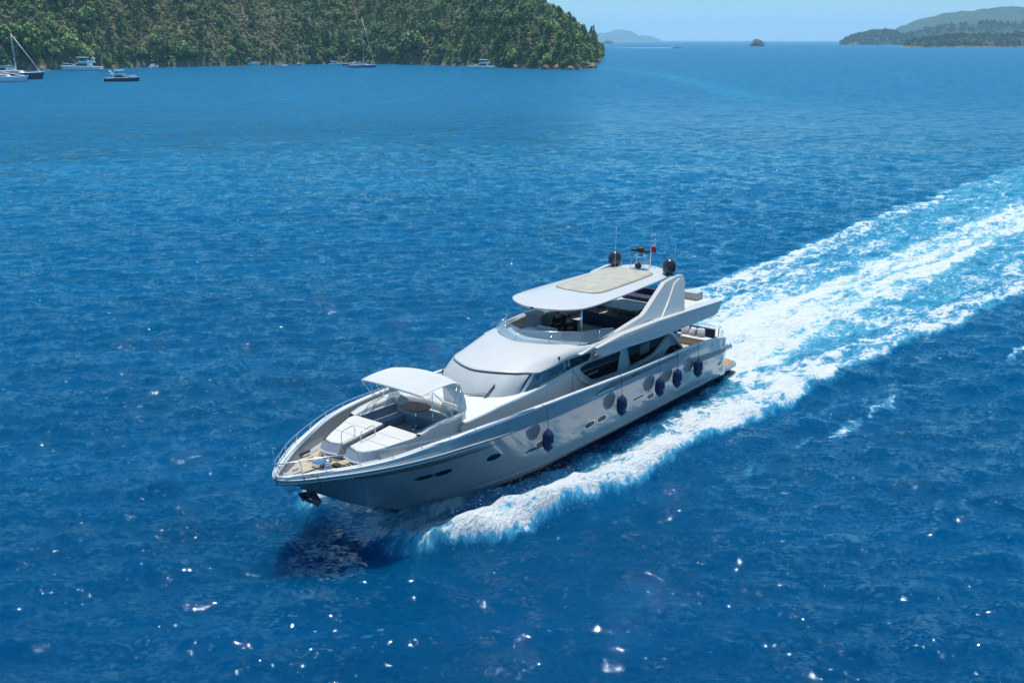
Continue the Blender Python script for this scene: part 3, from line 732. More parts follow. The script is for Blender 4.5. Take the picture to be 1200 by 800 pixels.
        # moulding swooping under the windows
        bb = B(); bb.tube([(14.4, sd*2.50, 3.75), (14.0, sd*2.53, 3.35), (13.4, sd*2.55, 3.0), (12.4, sd*2.55, 2.88), (9.4, sd*2.55, 2.86), (7.9, sd*2.55, 2.98), (7.0, sd*2.55, 3.3), (6.2, sd*2.55, 3.8)], .05, 6); bb.build('window_moulding', P['pearl'], Y)
    b = B(); b.box(4.9, 5.05, -2.35, 2.35, 2.0, 4.1); b.build('saloon_bulkhead', P['pearl'], Y)
    b = B(); b.box(4.84, 4.89, -1.5, 1.5, 2.0, 3.9); b.build('saloon_door', P['glass'], Y)
    # ---- flybridge slab, wings
    b = B(); b.box(1.75, 13.0, -2.74, 2.74, 4.14, 4.30); b.box(12.9, 14.9, -2.2, 2.2, 4.15, 4.29); fl = b.build('flybridge_deck', P['taupe'], Y)
    b = B(); b.box(1.5, 5.3, -2.49, 2.49, 4.30, 4.80, .03); b.build('aft_flybridge_deck', P['cream'], Y)
    for sd in (1, -1):
        b = B()
        prof = [(13.45, 4.52), (12.9, 4.30), (11.1, 4.28), (8, 4.14), (2.8, 4.11), (2.0, 4.13), (1.72, 4.22), (1.35, 4.85), (5, 4.97), (8, 5.04), (11.35, 5.03), (12.7, 4.90), (13.4, 4.80)]
        V = []
        for x, z in prof:
            yo = 2.76 + .24*min(1, (15.3-x)/3)+ (.05*(z > 4.6)); V.append((x, sd*yo, z))
        yi = [2.70 - .18*min(1, max(0, (12-x)/3)) for x, z in prof]
        V2 = [(x, sd*y_, z) for (x, z), y_ in zip(prof, yi)]
        m = len(prof); b.add(V+V2, [list(range(m)), list(range(m, 2*m))]+[[i, (i+1) % m, m+(i+1) % m, m+i] for i in range(m)])
        b.build('flybridge_wing', P['pearl'], Y, bevel=.025)
        # dark shadow gap line and bright edge
        # ---- arch: raked blade and aft leg
        ya = lambda z: 2.80-(z-4.8)*.33
        b = B(); outer = [(14.5, 4.70), (13.2, 4.90), (11, 5.13), (8.95, 5.38), (8.6, 5.50), (7.2, 6.12), (6.25, 6.52), (4.9, 6.66), (4.35, 6.60), (4.35, 6.2), (4.75, 5.6), (5.0, 4.97), (7.2, 4.94), (7.6, 5.02), (8.6, 5.08), (11, 4.98), (13.0, 4.80)]
        V = [(x, sd*ya(z), z) for x, z in outer]; V2 = [(x, sd*(ya(z)-.24), z) for x, z in outer]; m = len(outer)
        b.add(V+V2, [list(range(m)), list(range(m, 2*m))]+[[i, (i+1) % m, m+(i+1) % m, m+i] for i in range(m)])
        ar = b.build('radar_arch', P['pearl'], Y, bevel=.02)
        b = B(); o2 = [(7.45, 4.97), (6.4, 5.66), (5.5, 6.36), (4.9, 6.52), (4.5, 6.36), (4.8, 5.7), (5.1, 5.0)]
        V = [(x, sd*(ya(z)+.07), z) for x, z in o2]; V2 = [(x, sd*(ya(z)-.01), z) for x, z in o2]; m = len(o2)
        b.add(V+V2, [list(range(m)), list(range(m, 2*m))]+[[i, (i+1) % m, m+(i+1) % m, m+i] for i in range(m)])
        b.build('aft_leg', P['pearl'], ar, bevel=.015)
    # inner coaming of the flybridge and helm dash
    b = B()
    for sd in (1, -1):
        b.grid([[(x, sd*y, z) for z in (4.3, 4.7, 4.98)] for x, y in ((13.9, 2.0), (13.3, 2.35), (12.4, 2.52), (9, 2.5), (5.3, 2.45))])
    b.build('flybridge_coaming', P['nonskid'], Y)
    b = B(); G = []
    out_ = cat(mir([(15.5, 0, 5.05), (15.3, .7, 5.05), (14.85, 1.4, 5.04), (14.3, 1.95, 5.0)]), 4)
    mid_ = cat(mir([(14.75, 0, 5.08), (14.6, .62, 5.08), (14.25, 1.2, 5.07), (13.75, 1.75, 5.03)]), 4)
    inn_ = cat(mir([(14.35, 0, 5.0), (14.25, .55, 5.0), (13.95, 1.1, 5.0), (13.5, 1.6, 5.0)]), 4)
    low_ = [Vector((p.x-.12, p.y*.96, 4.3)) for p in inn_]
    b.grid([out_, mid_, inn_, low_]); b.build('helm_dash', P['pearl'], Y)
    # screen
    sb_ = cat(mir([(15.66, 0, 5.06), (15.46, .70, 5.06), (15.05, 1.40, 5.05), (14.55, 2.0, 5.01), (14.1, 2.42, 4.96), (13.2, 2.62, 4.97), (12.2, 2.66, 5.0), (11.4, 2.66, 5.02)]), 5)
    st_ = cat(mir([(15.05, 0, 5.47), (14.86, .62, 5.48), (14.5, 1.26, 5.49), (14.0, 1.82, 5.48), (13.6, 2.2, 5.47), (12.9, 2.44, 5.44), (12.1, 2.52, 5.36), (11.5, 2.56, 5.28)]), 5)
    b = B(); b.grid([sb_, [a.lerp(c, .5) for a, c in zip(sb_, st_)], st_]); sc_ = b.build('flybridge_screen', P['clear'], Y, fixn=False)
    b = B(); b.tube(st_, .012, 6); b.build('top_trim', P['steel'], sc_)
    b = B(); b.tube(sb_, .022, 6); b.build('base_seal', P['rubber'], sc_)
    for j in (16, 24, 34, 45, 55, 62):
        if j < len(sb_)-1: b = B(); b.tube([sb_[j], st_[j]], .012, 5); b.build('mullion', P['steel'], sc_)
    # helm console, posts
    b = B(); b.box(13.3, 14.1, -.9, .9, 4.3, 5.16, .06); b.box(13.2, 13.42, -.5, .6, 5.1, 5.26, .03); hc = b.build('helm_console', P['pearl'], Y)
    b = B(); b.tube([(13.13, .12+.17*math.cos(a), 5.05+.17*math.sin(a)) for a in np.linspace(0, 2*math.pi, 18)[:-1]], .014, 6, closed=True); b.tube([(13.13, -.05, 5.05), (13.13, .29, 5.05)], .01, 5); b.tube([(13.13, .12, 5.05), (13.3, .12, 5.05)], .02, 6); b.build('steering_wheel', P['steel'], hc)
    for q, (px, py, z0) in enumerate(((12.05, -1.02, 4.3), (13.05, 1.8, 4.95))):
        b = B(); b.tube([(px, py, z0), (px, py, 6.5)], .045, 10); b.build('roof_post', P['steel'], Y)
    b = B(); b.box(11.6, 12.35, -1.95, -1.05, 4.3, 5.40, .04); cb = b.build('wet_bar', P['nonskid'], Y)
    b = B(); b.box(11.55, 12.42, -2.0, -1.0, 5.40, 5.45, .01); b.build('worktop', mat('teak_top', (.42, .27, .15), .5), cb)
    b = B(); b.box(9.9, 11.2, -2.35, -1.7, 4.3, 5.15, .04); b.build('sideboard', P['nonskid'], Y)
    for (hx, hy) in ((11.75, -.42), (12.15, .50)):
        b = B(); b.box(hx-.28, hx+.28, hy-.28, hy+.28, 4.72, 4.88, .05); hs = b.build('helm_seat', P['navy'], Y)
        b = B(); b.box(hx-.36, hx-.24, hy-.28, hy+.28, 4.85, 5.42, .05); b.build('seat_back', P['navy'], hs)
        b = B(); b.tube([(hx, hy, 4.3), (hx, hy, 4.74)], .06, 10); b.build('pedestal', P['steel'], hs)
    # dinette sofas
    b = B(); b.box(7.8, 8.6, -1.15, 1.95, 4.3, 4.62, .06); so = b.build('dinette_sofa', P['navy'], Y)
    b = B(); b.box(8.52, 8.74, -1.15, 1.95, 4.45, 4.98, .06); b.build('sofa_back', P['navy'], so)
    b = B(); b.box(5.4, 7.8, 1.55, 2.25, 4.3, 4.62, .06); b.box(5.4, 8.6, 2.2, 2.42, 4.45, 4.98, .06); b.build('side_sofa', P['navy'], so)
    b = B(); b.prism([(5.15, -.75, 4.94), (5.35, -.95, 4.94), (7.0, -.95, 4.94), (7.2, -.75, 4.94), (7.2, .9, 4.94), (7.0, 1.1, 4.94), (5.35, 1.1, 4.94), (5.15, .9, 4.94)], (0, 0, .07), .015); dt = b.build('dinette_table', P['table'], Y)
    for ly in (-.4, .6):
        b = B(); b.tube([(6.2, ly, 4.3), (6.2, ly, 4.95)], .07, 10); b.build('table_leg', P['steel'], dt)
    b = B(); b.box(3.5, 4.3, -1.5, .35, 4.78, 5.02, .06); af = b.build('aft_bench', P['navy'], Y)
    b = B(); b.box(3.35, 3.55, -1.5, .35, 4.9, 5.38, .05); b.build('bench_back', P['navy'], af)
    # louvred bar box on the aft deck
    b = B(); b.box(1.55, 2.25, 1.15, 1.95, 4.80, 5.20, .02); bx_ = b.build('deck_box', P['grey'], Y)
    for i in range(7):
        b = B(); b.box(2.255, 2.275, 1.2+i*.105, 1.26+i*.105, 4.84, 5.16); b.build('slat', P['pearl'], bx_)
    b = B(); b.box(1.6, 2.1, .35, 1.1, 4.80, 5.02, .02); b.build('deck_locker', P['grey'], Y)
    # ---- hardtop
    hw = lambda x: float(pch([4.1, 4.25, 4.6, 5.2, 7.5, 10, 12, 13.2, 13.8, 14.15, 14.38, 14.45], [.9, 1.45, 1.66, 1.80, 1.96, 2.10, 2.14, 2.02, 1.62, 1.10, .5, 0.02], x))
    zeg = lambda x: float(pch([4, 6, 9, 12, 14.45], [6.62, 6.58, 6.52, 6.47, 6.43], x))
    hx = np.concatenate([np.array([4.1, 4.2, 4.4]), np.arange(4.7, 13, .35), np.array([13.0, 13.3, 13.6, 13.85, 14.05, 14.2, 14.32, 14.4, 14.44])])
    b = B(); G = []; G2 = []
    for x in hx:
        h, z = hw(x), zeg(x); cr = .17*min(1, (14.5-x)/1.6)
        row = [(x, h*q, z+cr*(1-abs(q)**2.6)) for q in (1, .97, .9, .78, .6, .4, .2, 0)]
        G.append(row+[(p[0], -p[1], p[2]) for p in row[::-1][1:]])
        low = [(x, h, z), (x, h*.985, z-.07), (x, h*.93, z-.10), (x, 0, z-.08)]
        G2.append(low+[(p[0], -p[1], p[2]) for p in low[::-1][1:]])
    b.grid(G); b.grid(G2, flip=True); b.grid([G[0], G2[0]+[G2[0][-1]]*(len(G[0])-len(G2[0]))], smooth=False)
    htp = b.build('hardtop', P['pearl'], Y)
    b = B(); G = []
    pw = lambda x: float(pch([5.6, 5.75, 10.2, 10.8, 11.15, 11.3], [1.14, 1.22, 1.34, 1.26, .95, .4], x))
    for x in np.concatenate([np.arange(5.6, 10.7, .3), [10.8, 10.95, 11.05, 11.15, 11.22, 11.3]]):
        z, h = zeg(x), pw(x); cr = .17
        G.append([(x, h*q, z+.014+cr*(1-abs(h*q/hw(x))**2.6)) for q in np.linspace(1, -1, 11)])
    b.grid(G); b.build('sunroof_panel', P['panel'], htp, solid=-.02)
    # domes
    for sd in (1, -1):
        b = B(); b.lathe([(.0, .0), (.26, .0), (.27, .03), (.20, .06), (.20, .12), (.335, .15), (.36, .24), (.36, .50), (.345, .60), (.30, .71), (.22, .79), (.11, .835), (0, .845)], 28, (4.88, sd*1.66, 6.62)); b.build('satellite_dome', P['dome'], Y)
    # mast frame with radar
    b = B()
    for px, py in ((5.35, -.42), (5.35, .42), (4.75, -.42), (4.75, .42)):
        b.tube([(px, py, 6.72), (5.05+(px-5.05)*.8, py*.85, 7.42)], .022, 7)
    for z, k_ in ((7.05, .92), (7.42, .85)): b.tube([(5.05+a*.27, c*k_*.42, z) for a, c in ((1, 1), (1, -1), (-1, -1), (-1, 1))], .02, 6, closed=True)
    b.box(4.85, 5.25, -.36, .36, 7.42, 7.45)
    mf = b.build('radar_mast', P['steel'], Y)
    b = B(); b.lathe([(0, 0), (.13, 0), (.14, .12), (.10, .17), (0, .18)], 18, (5.05, 0, 7.45)); b.build('radar_base', P['pearl'], mf)
    b = B(); b.box(4.93, 5.17, -.52, .52, 7.63, 7.76, .04); b.build('radar_scanner', P['rubber'], mf)
    b = B(); b.lathe([(0, 0), (.20, 0), (.20, .06), (.16, .12), (0, .12)], 18, (5.05, 0, 7.76)); b.build('scanner_cap', P['rubber'], mf)
    b = B(); b.lathe([(0, .0), (.15, .0), (.17, .10), (.13, .25), (0, .27)], 16, (5.2, .05, 6.95), 'x'); b.build('searchlight', P['rubber'], mf)
    b = B(); b.tube([(4.2, .12, 6.7), (4.2, .12, 8.15), (4.2, .12, 9.0)], [.022, .018, .008], 6)
    for z, w_ in ((7.9, .22), (8.15, .16), (8.4, .22)): b.tube([(4.2, .12-w_, z), (4.2, .12+w_, z)], .012, 5)
    for z in (7.95, 8.2, 8.45): b.lathe([(0, 0), (.05, 0), (.05, .10), (0, .11)], 8, (4.2, .34, z))
    b.build('antenna_mast', P['steel'], Y)
    for q in ([(5.6, -1.2, 6.7), (5.6, -1.2, 8.9)], [(4.15, 1.5, 6.6), (4.05, 1.5, 8.1)]):
        b = B(); b.tube(q, [.011, .005], 5); b.build('whip_antenna', P['white'], Y)
    # ---- windows and ports in the hull (both sides)
    for sd in (1, -1):
        hb3 = B(); patch(hb3, [(14.3, 2.86), (6.6, 2.88), (6.35, 2.98), (13.0, 3.08)], .006, sd, 30, 3); hb3.build('hull_recess', P['stripgrey'], hull)  # plain dark grey strip along the upper hull
        hb3 = B(); patch(hb3, [(13.9, 2.80), (12.7, 2.80), (12.6, 2.86), (13.9, 2.86)], .02, sd, 8, 1); hb3.build('recess_lip', P['white'], hull)
        for i in range(4):
            hb3 = B(); x = 10.35+i*.17; patch(hb3, [(x, 2.90), (x+.07, 2.90), (x+.10, 3.03), (x+.03, 3.03)], .016, sd, 2, 2); hb3.build('vent_louver', P['black'], hull)
        hb3 = B(); patch(hb3, [(4.1, 1.98), (.25, 1.76), (.25, 1.98), (3.9, 2.22)], .008, sd, 20, 3); hb3.build('hull_recess', P['stripgrey'], hull)
        for cx, cz, rx, rz in ((23.9, 1.72, .34, .10), (23.1, 1.74, .36, .12), (20.7, 1.8, .36, .14), (14.25, 1.45, .34, .14), (13.3, 1.46, .34, .14), (8.9, 1.40, .32, .14), (1.15, 1.22, .26, .13), (17.9, 1.62, .30, .12)):
            q = B(); oval(q, cx, cz, rx+.05, rz+.04, .006, sd); po = q.build('porthole', P['steel'], hull)
            q = B(); oval(q, cx, cz, rx, rz, .014, sd); q.build('pane', P['glass'], po)
        q = B(); patch(q, [(18.9, 1.40), (17.3, 1.42), (17.3, 1.50), (18.6, 1.52)], .01, sd, 8, 1); q.build('hull_slot', P['glass'], hull)
        q = B(); patch(q, [(10.6, 1.60), (9.7, 1.62), (9.7, 1.70), (10.6, 1.68)], .01, sd, 8, 1); q.build('hull_slot', P['glass'], hull)
        q = B()
        for i in range(8):
            if i == 3: continue
            x = 28.15-i*.13; patch(q, [(x, 2.60), (x-.09, 2.60), (x-.08, 2.70), (x, 2.70)], .01, sd, 2, 1)
        q.build('bow_lettering', P['white'], hull)
    # ---- railings
    for sd in (1, -1):
        tops = [(29.42, 0, 3.52), (29.25, .22, 3.54), (28.75, .55, 3.58), (28.05, 1.02, 3.62), (27.0, 1.62, 3.60), (25.85, 2.16, 3.58), (24.7, 2.60, 3.58), (23.46, 2.98, 3.56), (22.15, 3.12, 3.55), (20.8, 3.22, 3.52), (19.4, 3.30, 3.47), (18.6, 3.32, 3.42)]
        tp = cat(tops, 4)
        b = B(); b.tube([(p.x, sd*p.y, p.z) for p in tp], [.021]*len(tp), 7); rl = b.build('bow_rail', P['steel'], Y)
        for x, y, z in tops[2:-1]:
            if x > 26: pass
            yb_ = float(HT['ycap'](x))-.02; b = B(); b.tube([(x, sd*(yb_), float(HT['zcap'](x))+.05), (x, sd*y, z)], .016, 6); b.build('stanchion', P['steel'], rl)
        for x in (17.2, 15.6, 13.9):
            b = B(); b.tube([(x, sd*3.3, float(HT['zcap'](x))+.05), (x, sd*3.3, float(HT['zcap'](x))+.2)], .018, 6); b.build('cleat', P['steel'], Y)
    b = B(); b.tube([(29.42, -.34, 3.5), (29.42, 0, 3.5), (29.42, .34, 3.5)], .016, 6); b.tube([(29.42, 0, 3.5), (29.1, .25, 3.05)], .016, 6); b.tube([(29.42, 0, 3.5), (29.1, -.25, 3.05)], .016, 6); b.build('pulpit', P['steel'], Y)
    b = B(); b.tube([(29.45, 0, 3.5), (29.5, 0, 4.2)], .012, 6); b.tube([(29.5, -.22, 4.18), (29.5, .22, 4.18)], .012, 6); b.build('jackstaff', P['steel'], Y)
    # bow gear
    wg = B(); wg.lathe([(0, 0), (.20, 0), (.20, .08), (.11, .12), (.10, .24), (.17, .27), (.17, .36), (.08, .40), (0, .40)], 20, (27.15, .18, 2.66)); wl = wg.build('windlass', P['steel'], Y)
    b = B(); b.box(26.95, 27.4, -.45, .02, 2.66, 2.86, .03); b.build('motor_housing', P['steel'], wl)
    b = B(); b.tube([(27.3, .1, 2.78), (28.2, .06, 2.80), (28.9, .02, 2.86)], .03, 6); b.build('anchor_chain', P['chain'], Y)
    b = B(); b.tube([(28.9, .9, 3.1), (28.7, .7, 2.82), (28.3, .5, 2.80), (28.0, .7, 2.82)], .022, 6); b.tube([(28.62, .95, 3.1), (28.5, 1.18, 3.04), (28.5, 1.3, 2.9), (28.48, 1.33, 2.6)], .018, 6); b.build('mooring_line', P['rubber'], Y)
    for (x, y) in ((27.0, -.95), (26.75, .95), (28.1, -.5), (28.1, .5)):
        b = B(); b.box(x-.16, x+.16, y-.03, y+.03, 2.74, 2.78, .01); b.box(x-.08, x-.04, y-.02, y+.02, 2.64, 2.75); b.box(x+.04, x+.08, y-.02, y+.02, 2.64, 2.75); b.build('cleat', P['steel'], Y)
    b = B(); b.box(26.55, 27.55, -1.56, -1.46, 2.72, 2.80, .02); b.build('boat_hook', P['rubber'], Y)
    b = B(); b.box(28.0, 28.75, -.62, -.28, 2.70, 2.73, .01); b.build('hatch', P['nonskid'], Y)
    b = B(); b.box(26.7, 27.0, .55, .85, 2.62, 2.80, .03); b.box(26.65, 26.9, .1, .4, 2.62, 2.76, .03); b.build('deck_gear', P['rubber'], Y)
    # anchor hanging under the stem
    an = B(); an.box(28.12, 28.34, -.07, .07, 1.75, 2.3, .02)
    an.prism([(28.45, -.34, 1.85), (28.2, -.40, 1.42), (27.9, -.27, 1.50), (27.98, 0, 1.9)], (.07, 0, .03), .01)
    an.prism([(28.45, .34, 1.85), (28.2, .40, 1.42), (27.9, .27, 1.50), (27.98, 0, 1.9)], (.07, 0, .03), .01)
    an.tube([(28.3, -.36, 1.6), (28.05, 0, 1.42), (28.3, .36, 1.6)], .06, 8); an.tube([(28.2, 0, 2.4), (28.1, 0, 1.5)], .045, 8)
    an.v = [(q[0]-.32, q[1], q[2]+.02) for q in an.v]
    anc = an.build('anchor', P['chain'], Y)
    b = B(); b.box(28.35, 28.95, -.13, .13, 2.3, 2.6, .03); b.build('bow_roller', P['steel'], anc)
    # ---- bimini over the well
    f0 = [(23.60, -1.68, 4.87), (23.66, -.8, 4.93), (23.68, 0, 4.95), (23.66, .8, 4.93), (23.60, 1.68, 4.87)]
    rib = lambda x, h, w_, dr=.2: [(x, w_*q, h-(abs(q)**2.4)*dr) for q in (-1, -.85, -.5, 0, .5, .85, 1)]
    rows_ = [cat(rib(23.62, 4.92, 1.66, .04), 4), cat(rib(23.0, 5.03, 1.68, .08), 4), cat(rib(22.35, 5.10, 1.68, .12), 4), cat(rib(21.75, 5.12, 1.67, .17), 4), cat(rib(21.35, 5.03, 1.66, .24), 4)]
    cols_ = [cat([r_[j] for r_ in rows_], 4) for j in range(len(rows_[0]))]
    b = B(); b.grid([[cols_[j][i] for j in range(len(cols_))] for i in range(len(cols_[0]))]); bm_ = b.build('bimini_top', P['canvas'], Y, solid=.02)
    b = B()
    for sd in (1, -1):
        b.tube([(23.62, sd*1.66, 4.88), (22.9, sd*1.9, 4.15), (22.3, sd*1.96, 3.70)], .018, 6)
        b.tube([(23.0, sd*1.70, 4.9), (22.5, sd*1.9, 4.3), (22.1, sd*1.97, 3.70)], .018, 6)
        b.tube([(21.35, sd*1.66, 4.72), (21.6, sd*1.92, 4.2), (21.75, sd*1.98, 3.72)], .018, 6)
        b.tube([(22.2, sd*1.95, 3.70), (21.6, sd*1.72, 4.85)], .015, 6)
        b.tube([(22.95, sd*1.64, 2.9 if sd > 0 else 3.3), (23.05, sd*1.7, 4.9)], .014, 6)
    for x, h, dr in ((23.62, 4.91, .04), (22.35, 5.08, .12), (21.35, 5.01, .24)): b.tube([(p[0], p[1], p[2]-.02) for p in cat(rib(x, h, 1.66, dr), 4)], .016, 6)
    b.build('bimini_frame', P['steel'], bm_)
    b = B()     # clear vinyl side and back curtains
    for sd in (-1, 1):
        if sd > 0: b.build('bimini_curtain', P['mesh'], bm_, fixn=False); b = B()
        b.grid([[(21.36, sd*1.66, 4.72), (21.25, sd*1.85, 4.2), (21.3, sd*1.97, 3.78)], [(22.3, sd*1.70, 4.95), (21.9, sd*1.86, 4.3), (21.75, sd*1.98, 3.75)]])
    b.grid([[(21.35, 1.66*q, 5.0-.3*abs(q)**2.4), (21.25, 1.75*q, 4.4), (21.2, 1.86*q, 3.84)] for q in np.linspace(.35, 1, 5)])
    b.build('bimini_curtain', P['mesh'], bm_, fixn=False)
    # ---- stern: swim platform, cockpit
    b = B(); pl = [(0.02, -2.7), (-1.45, -2.72), (-1.8, -2.55), (-1.95, -2.1), (-1.98, 0), (-1.95, 2.1), (-1.8, 2.55), (-1.45, 2.78), (0.02, 2.8)]
    b.prism([(x, y, .40) for x, y in pl], (0, 0, .18), .03); sp = b.build('swim_platform', P['silver'], Y)
    b = B(); b.prism([(x*.95-.03, y*.94, .585) for x, y in pl], (0, 0, .012)); b.build('teak_planking', P['teak'], sp)
    b = B(); b.prism([(x*.9-.03, y*.9, -.3) for x, y in pl[:]], (0, 0, .7)); b.build('platform_support', P['black'], sp)
    b = B(); b.box(.30, 1.15, -2.2, 2.2, 1.9, 2.38, .06); cs = b.build('cockpit_sofa', P['cream'], Y)
    b = B(); b.box(.25, .48, -2.2, 2.2, 2.2, 2.86, .06); b.build('sofa_back', P['navy'], cs)
    b = B(); b.box(1.15, 3.2, -2.4, -1.8, 1.9, 2.38, .06); b.build('side_seat', P['navy'], cs)
    b = B(); b.box(1.7, 2.9, -.8, .9, 2.60, 2.66, .01); ct_ = b.build('cockpit_table', P['table'], Y)
    b = B(); b.tube([(2.3, 0, 1.9), (2.3, 0, 2.6)], .08, 10); b.build('table_leg', P['steel'], ct_)
    for sd in (1, -1):
        b = B()
        b.tube([(1.35, sd*2.72, 2.5), (1.35, sd*2.72, 3.18), (1.3, sd*2.70, 3.24), (1.2, sd*2.62, 3.26)] + [(1.0, sd*q, 3.22) for q in (2.3, 1.6)], .018, 6)
        b.tube([(.95, sd*2.75, 2.5), (.95, sd*2.75, 3.05), (.85, sd*2.74, 3.12), (.35, sd*2.6, 3.05), (.1, sd*2.3, 3.0), (.1, sd*2.3, 2.35)], .018, 6)
        b.tube([(.6, sd*2.72, 2.45), (.6, sd*2.72, 2.85), (.45, sd*2.70, 2.92), (.15, sd*2.6, 2.85), (-.05, sd*2.5, 2.8), (-.05, sd*2.5, 2.35)], .018, 6)
        b.build('stern_rail', P['steel'], Y)
        b = B(); b.tube([(-.02, sd*2.62, 1.80), (-.30, sd*2.72, 1.80)], .13, 14); b.tube([(-.22, sd*2.70, 1.80), (-.48, sd*2.80, 1.80)], .16, 14); b.tube([(-.1, sd*2.60, 1.62), (-.22, sd*2.66, 1.5)], .05, 8); b.build('stern_winch', P['steel'], Y)
    # passerelle hatch on the transom
    b = B(); b.box(-.03, -.005, -.9, .9, .8, 1.8, .01); b.build('transom_door', P['pearl'], Y)
    return Y, P

def teak(name, col, w_, axis='y'):
    m = mat(name, col, .65, 0, 0, .16, 2.2); n = m.node_tree; b = n.nodes['Principled BSDF']
    lk = b.inputs['Base Color'].links[0]; src = lk.from_socket
    tc = n.nodes.new('ShaderNodeTexCoord'); sx = n.nodes.new('ShaderNodeSeparateXYZ'); n.links.new(tc.outputs['Object'], sx.inputs[0])
    d = n.nodes.new('ShaderNodeMath'); d.operation = 'DIVIDE'; n.links.new(sx.outputs[1 if axis == 'y' else 0], d.inputs[0]); d.inputs[1].default_value = w_
    f = n.nodes.new('ShaderNodeMath'); f.operation = 'FRACT'; n.links.new(d.outputs[0], f.inputs[0])
    l = n.nodes.new('ShaderNodeMath'); l.operation = 'LESS_THAN'; n.links.new(f.outputs[0], l.inputs[0]); l.inputs[1].default_value = .12
    mx = n.nodes.new('ShaderNodeMix'); mx.data_type = 'RGBA'; n.links.new(l.outputs[0], mx.inputs[0]); n.links.new(src, mx.inputs[6]); mx.inputs[7].default_value = (.05, .04, .035, 1)
    n.links.new(mx.outputs[2], b.inputs['Base Color']); return m

def slat_mat(name, a, c, w_):
    m = teak(name, a, w_); 
    for x in m.node_tree.nodes:
        if x.type == 'MIX': x.inputs[7].default_value = (*c, 1)
    return m

def clear_mat(name, col, fac):
    m = bpy.data.materials.new(name); m.use_nodes = True; n = m.node_tree; n.nodes.clear()
    o = n.nodes.new('ShaderNodeOutputMaterial'); t = n.nodes.new('ShaderNodeBsdfTransparent'); t.inputs[0].default_value = (*col, 1)
    g = n.nodes.new('ShaderNodeBsdfPrincipled'); g.inputs['Base Color'].default_value = (.30, .42, .50, 1); g.inputs['Roughness'].default_value = .06; g.inputs['Coat Weight'].default_value = .5
    mx = n.nodes.new('ShaderNodeMixShader'); mx.inputs[0].default_value = fac
    n.links.new(t.outputs[0], mx.inputs[1]); n.links.new(g.outputs[0], mx.inputs[2]); n.links.new(mx.outputs[0], o.inputs[0])
    return m

YACHT, PM = make_yacht()

# ================================================================== THINGS ON BOARD
def onM(x, y, z, rz=0, tilt=0):
    return MY @ Matrix.Translation((x, y, z)) @ Matrix.Rotation(rz, 4, 'Z') @ Matrix.Rotation(tilt, 4, 'Y')

def copy_tree(o, M=None):
    c = o.copy(); COL.objects.link(c)
    if M is not None: c.matrix_world = M
    for ch in list(o.children):
        d = ch.copy(); COL.objects.link(d); d.parent = c; d.matrix_parent_inverse = ch.matrix_parent_inverse
        for g in list(ch.children):
            e = g.copy(); COL.objects.link(e); e.parent = d
    return c

def make_fenders():
    navy = mat('navy_fender_cover', (.005, .022, .085), .8, 0, 0, .12, 5, .25, 30)
    rope = mat('dark_rope', (.02, .02, .025), .8, 0, 0, .1)
    lettering = mat('pale_print', (.25, .30, .45), .7, 0, 0, .1)
    spots = [(18.05, 'navy blue fender nearest the bow, hanging ahead of the two round ports'),
             (12.30, 'navy blue fender hanging second from the bow, below the dark slot in the upper hull'),
             (8.75, 'navy blue fender in the middle of the row of five, third from the bow'),
             (7.00, 'navy blue fender hanging second from the stern, close behind the middle one'),
             (4.70, 'navy blue fender hanging last in the row, nearest the stern by the open cockpit')]
    first = None
    for x, lab in spots:
        zc = 1.93; yh = max(hull_y(x, z) for z in (1.5, 1.9, 2.3, 2.7)); M = onM(x, yh+.27, zc)
        if first is None:
            t = empty('fender', lab, 'fender', 'navy fenders hanging along the port side', M); first = t
            b = B(); b.lathe([(0, -.52), (.04, -.52), (.06, -.47), (.16, -.40), (.235, -.25), (.25, 0), (.235, .25), (.16, .40), (.06, .46), (.04, .52), (0, .52)], 22)
            bag = b.build('bag', navy, t)
            b = B(); G = []
            for z in (-.20, -.06):
                G.append([(.252*math.cos(a), .252*math.sin(a), z) for a in np.linspace(R_(70), R_(150), 8)])
            b.grid(G); b.build('print', lettering, bag)
            top = float(HT['zcap'](x))+.04-zc
            b = B(); b.tube([(0, 0, .50), (0, -.08, top*.9), (0, -.18, top+.03), (0, -.34, top+.05)], .011, 6); b.build('rope', rope, t)
        else:
            c = copy_tree(first, M); c['label'] = lab
make_fenders()

def skin(name, V, E, rad, m, parent=None, sub=1, root=0):
    me = bpy.data.meshes.new(name); me.from_pydata(V, E, []); o = bpy.data.objects.new(name, me); COL.objects.link(o)
    md = o.modifiers.new('skin', 'SKIN'); 
    for i, r in enumerate(rad): me.skin_vertices[0].data[i].radius = (r if isinstance(r, tuple) else (r, r))
    me.skin_vertices[0].data[root].use_root = True; md.use_smooth_shade = True
    sb = o.modifiers.new('sub', 'SUBSURF'); sb.levels = sub; sb.render_levels = sub
    me.materials.append(m)
    if parent: o.parent = parent
    return o

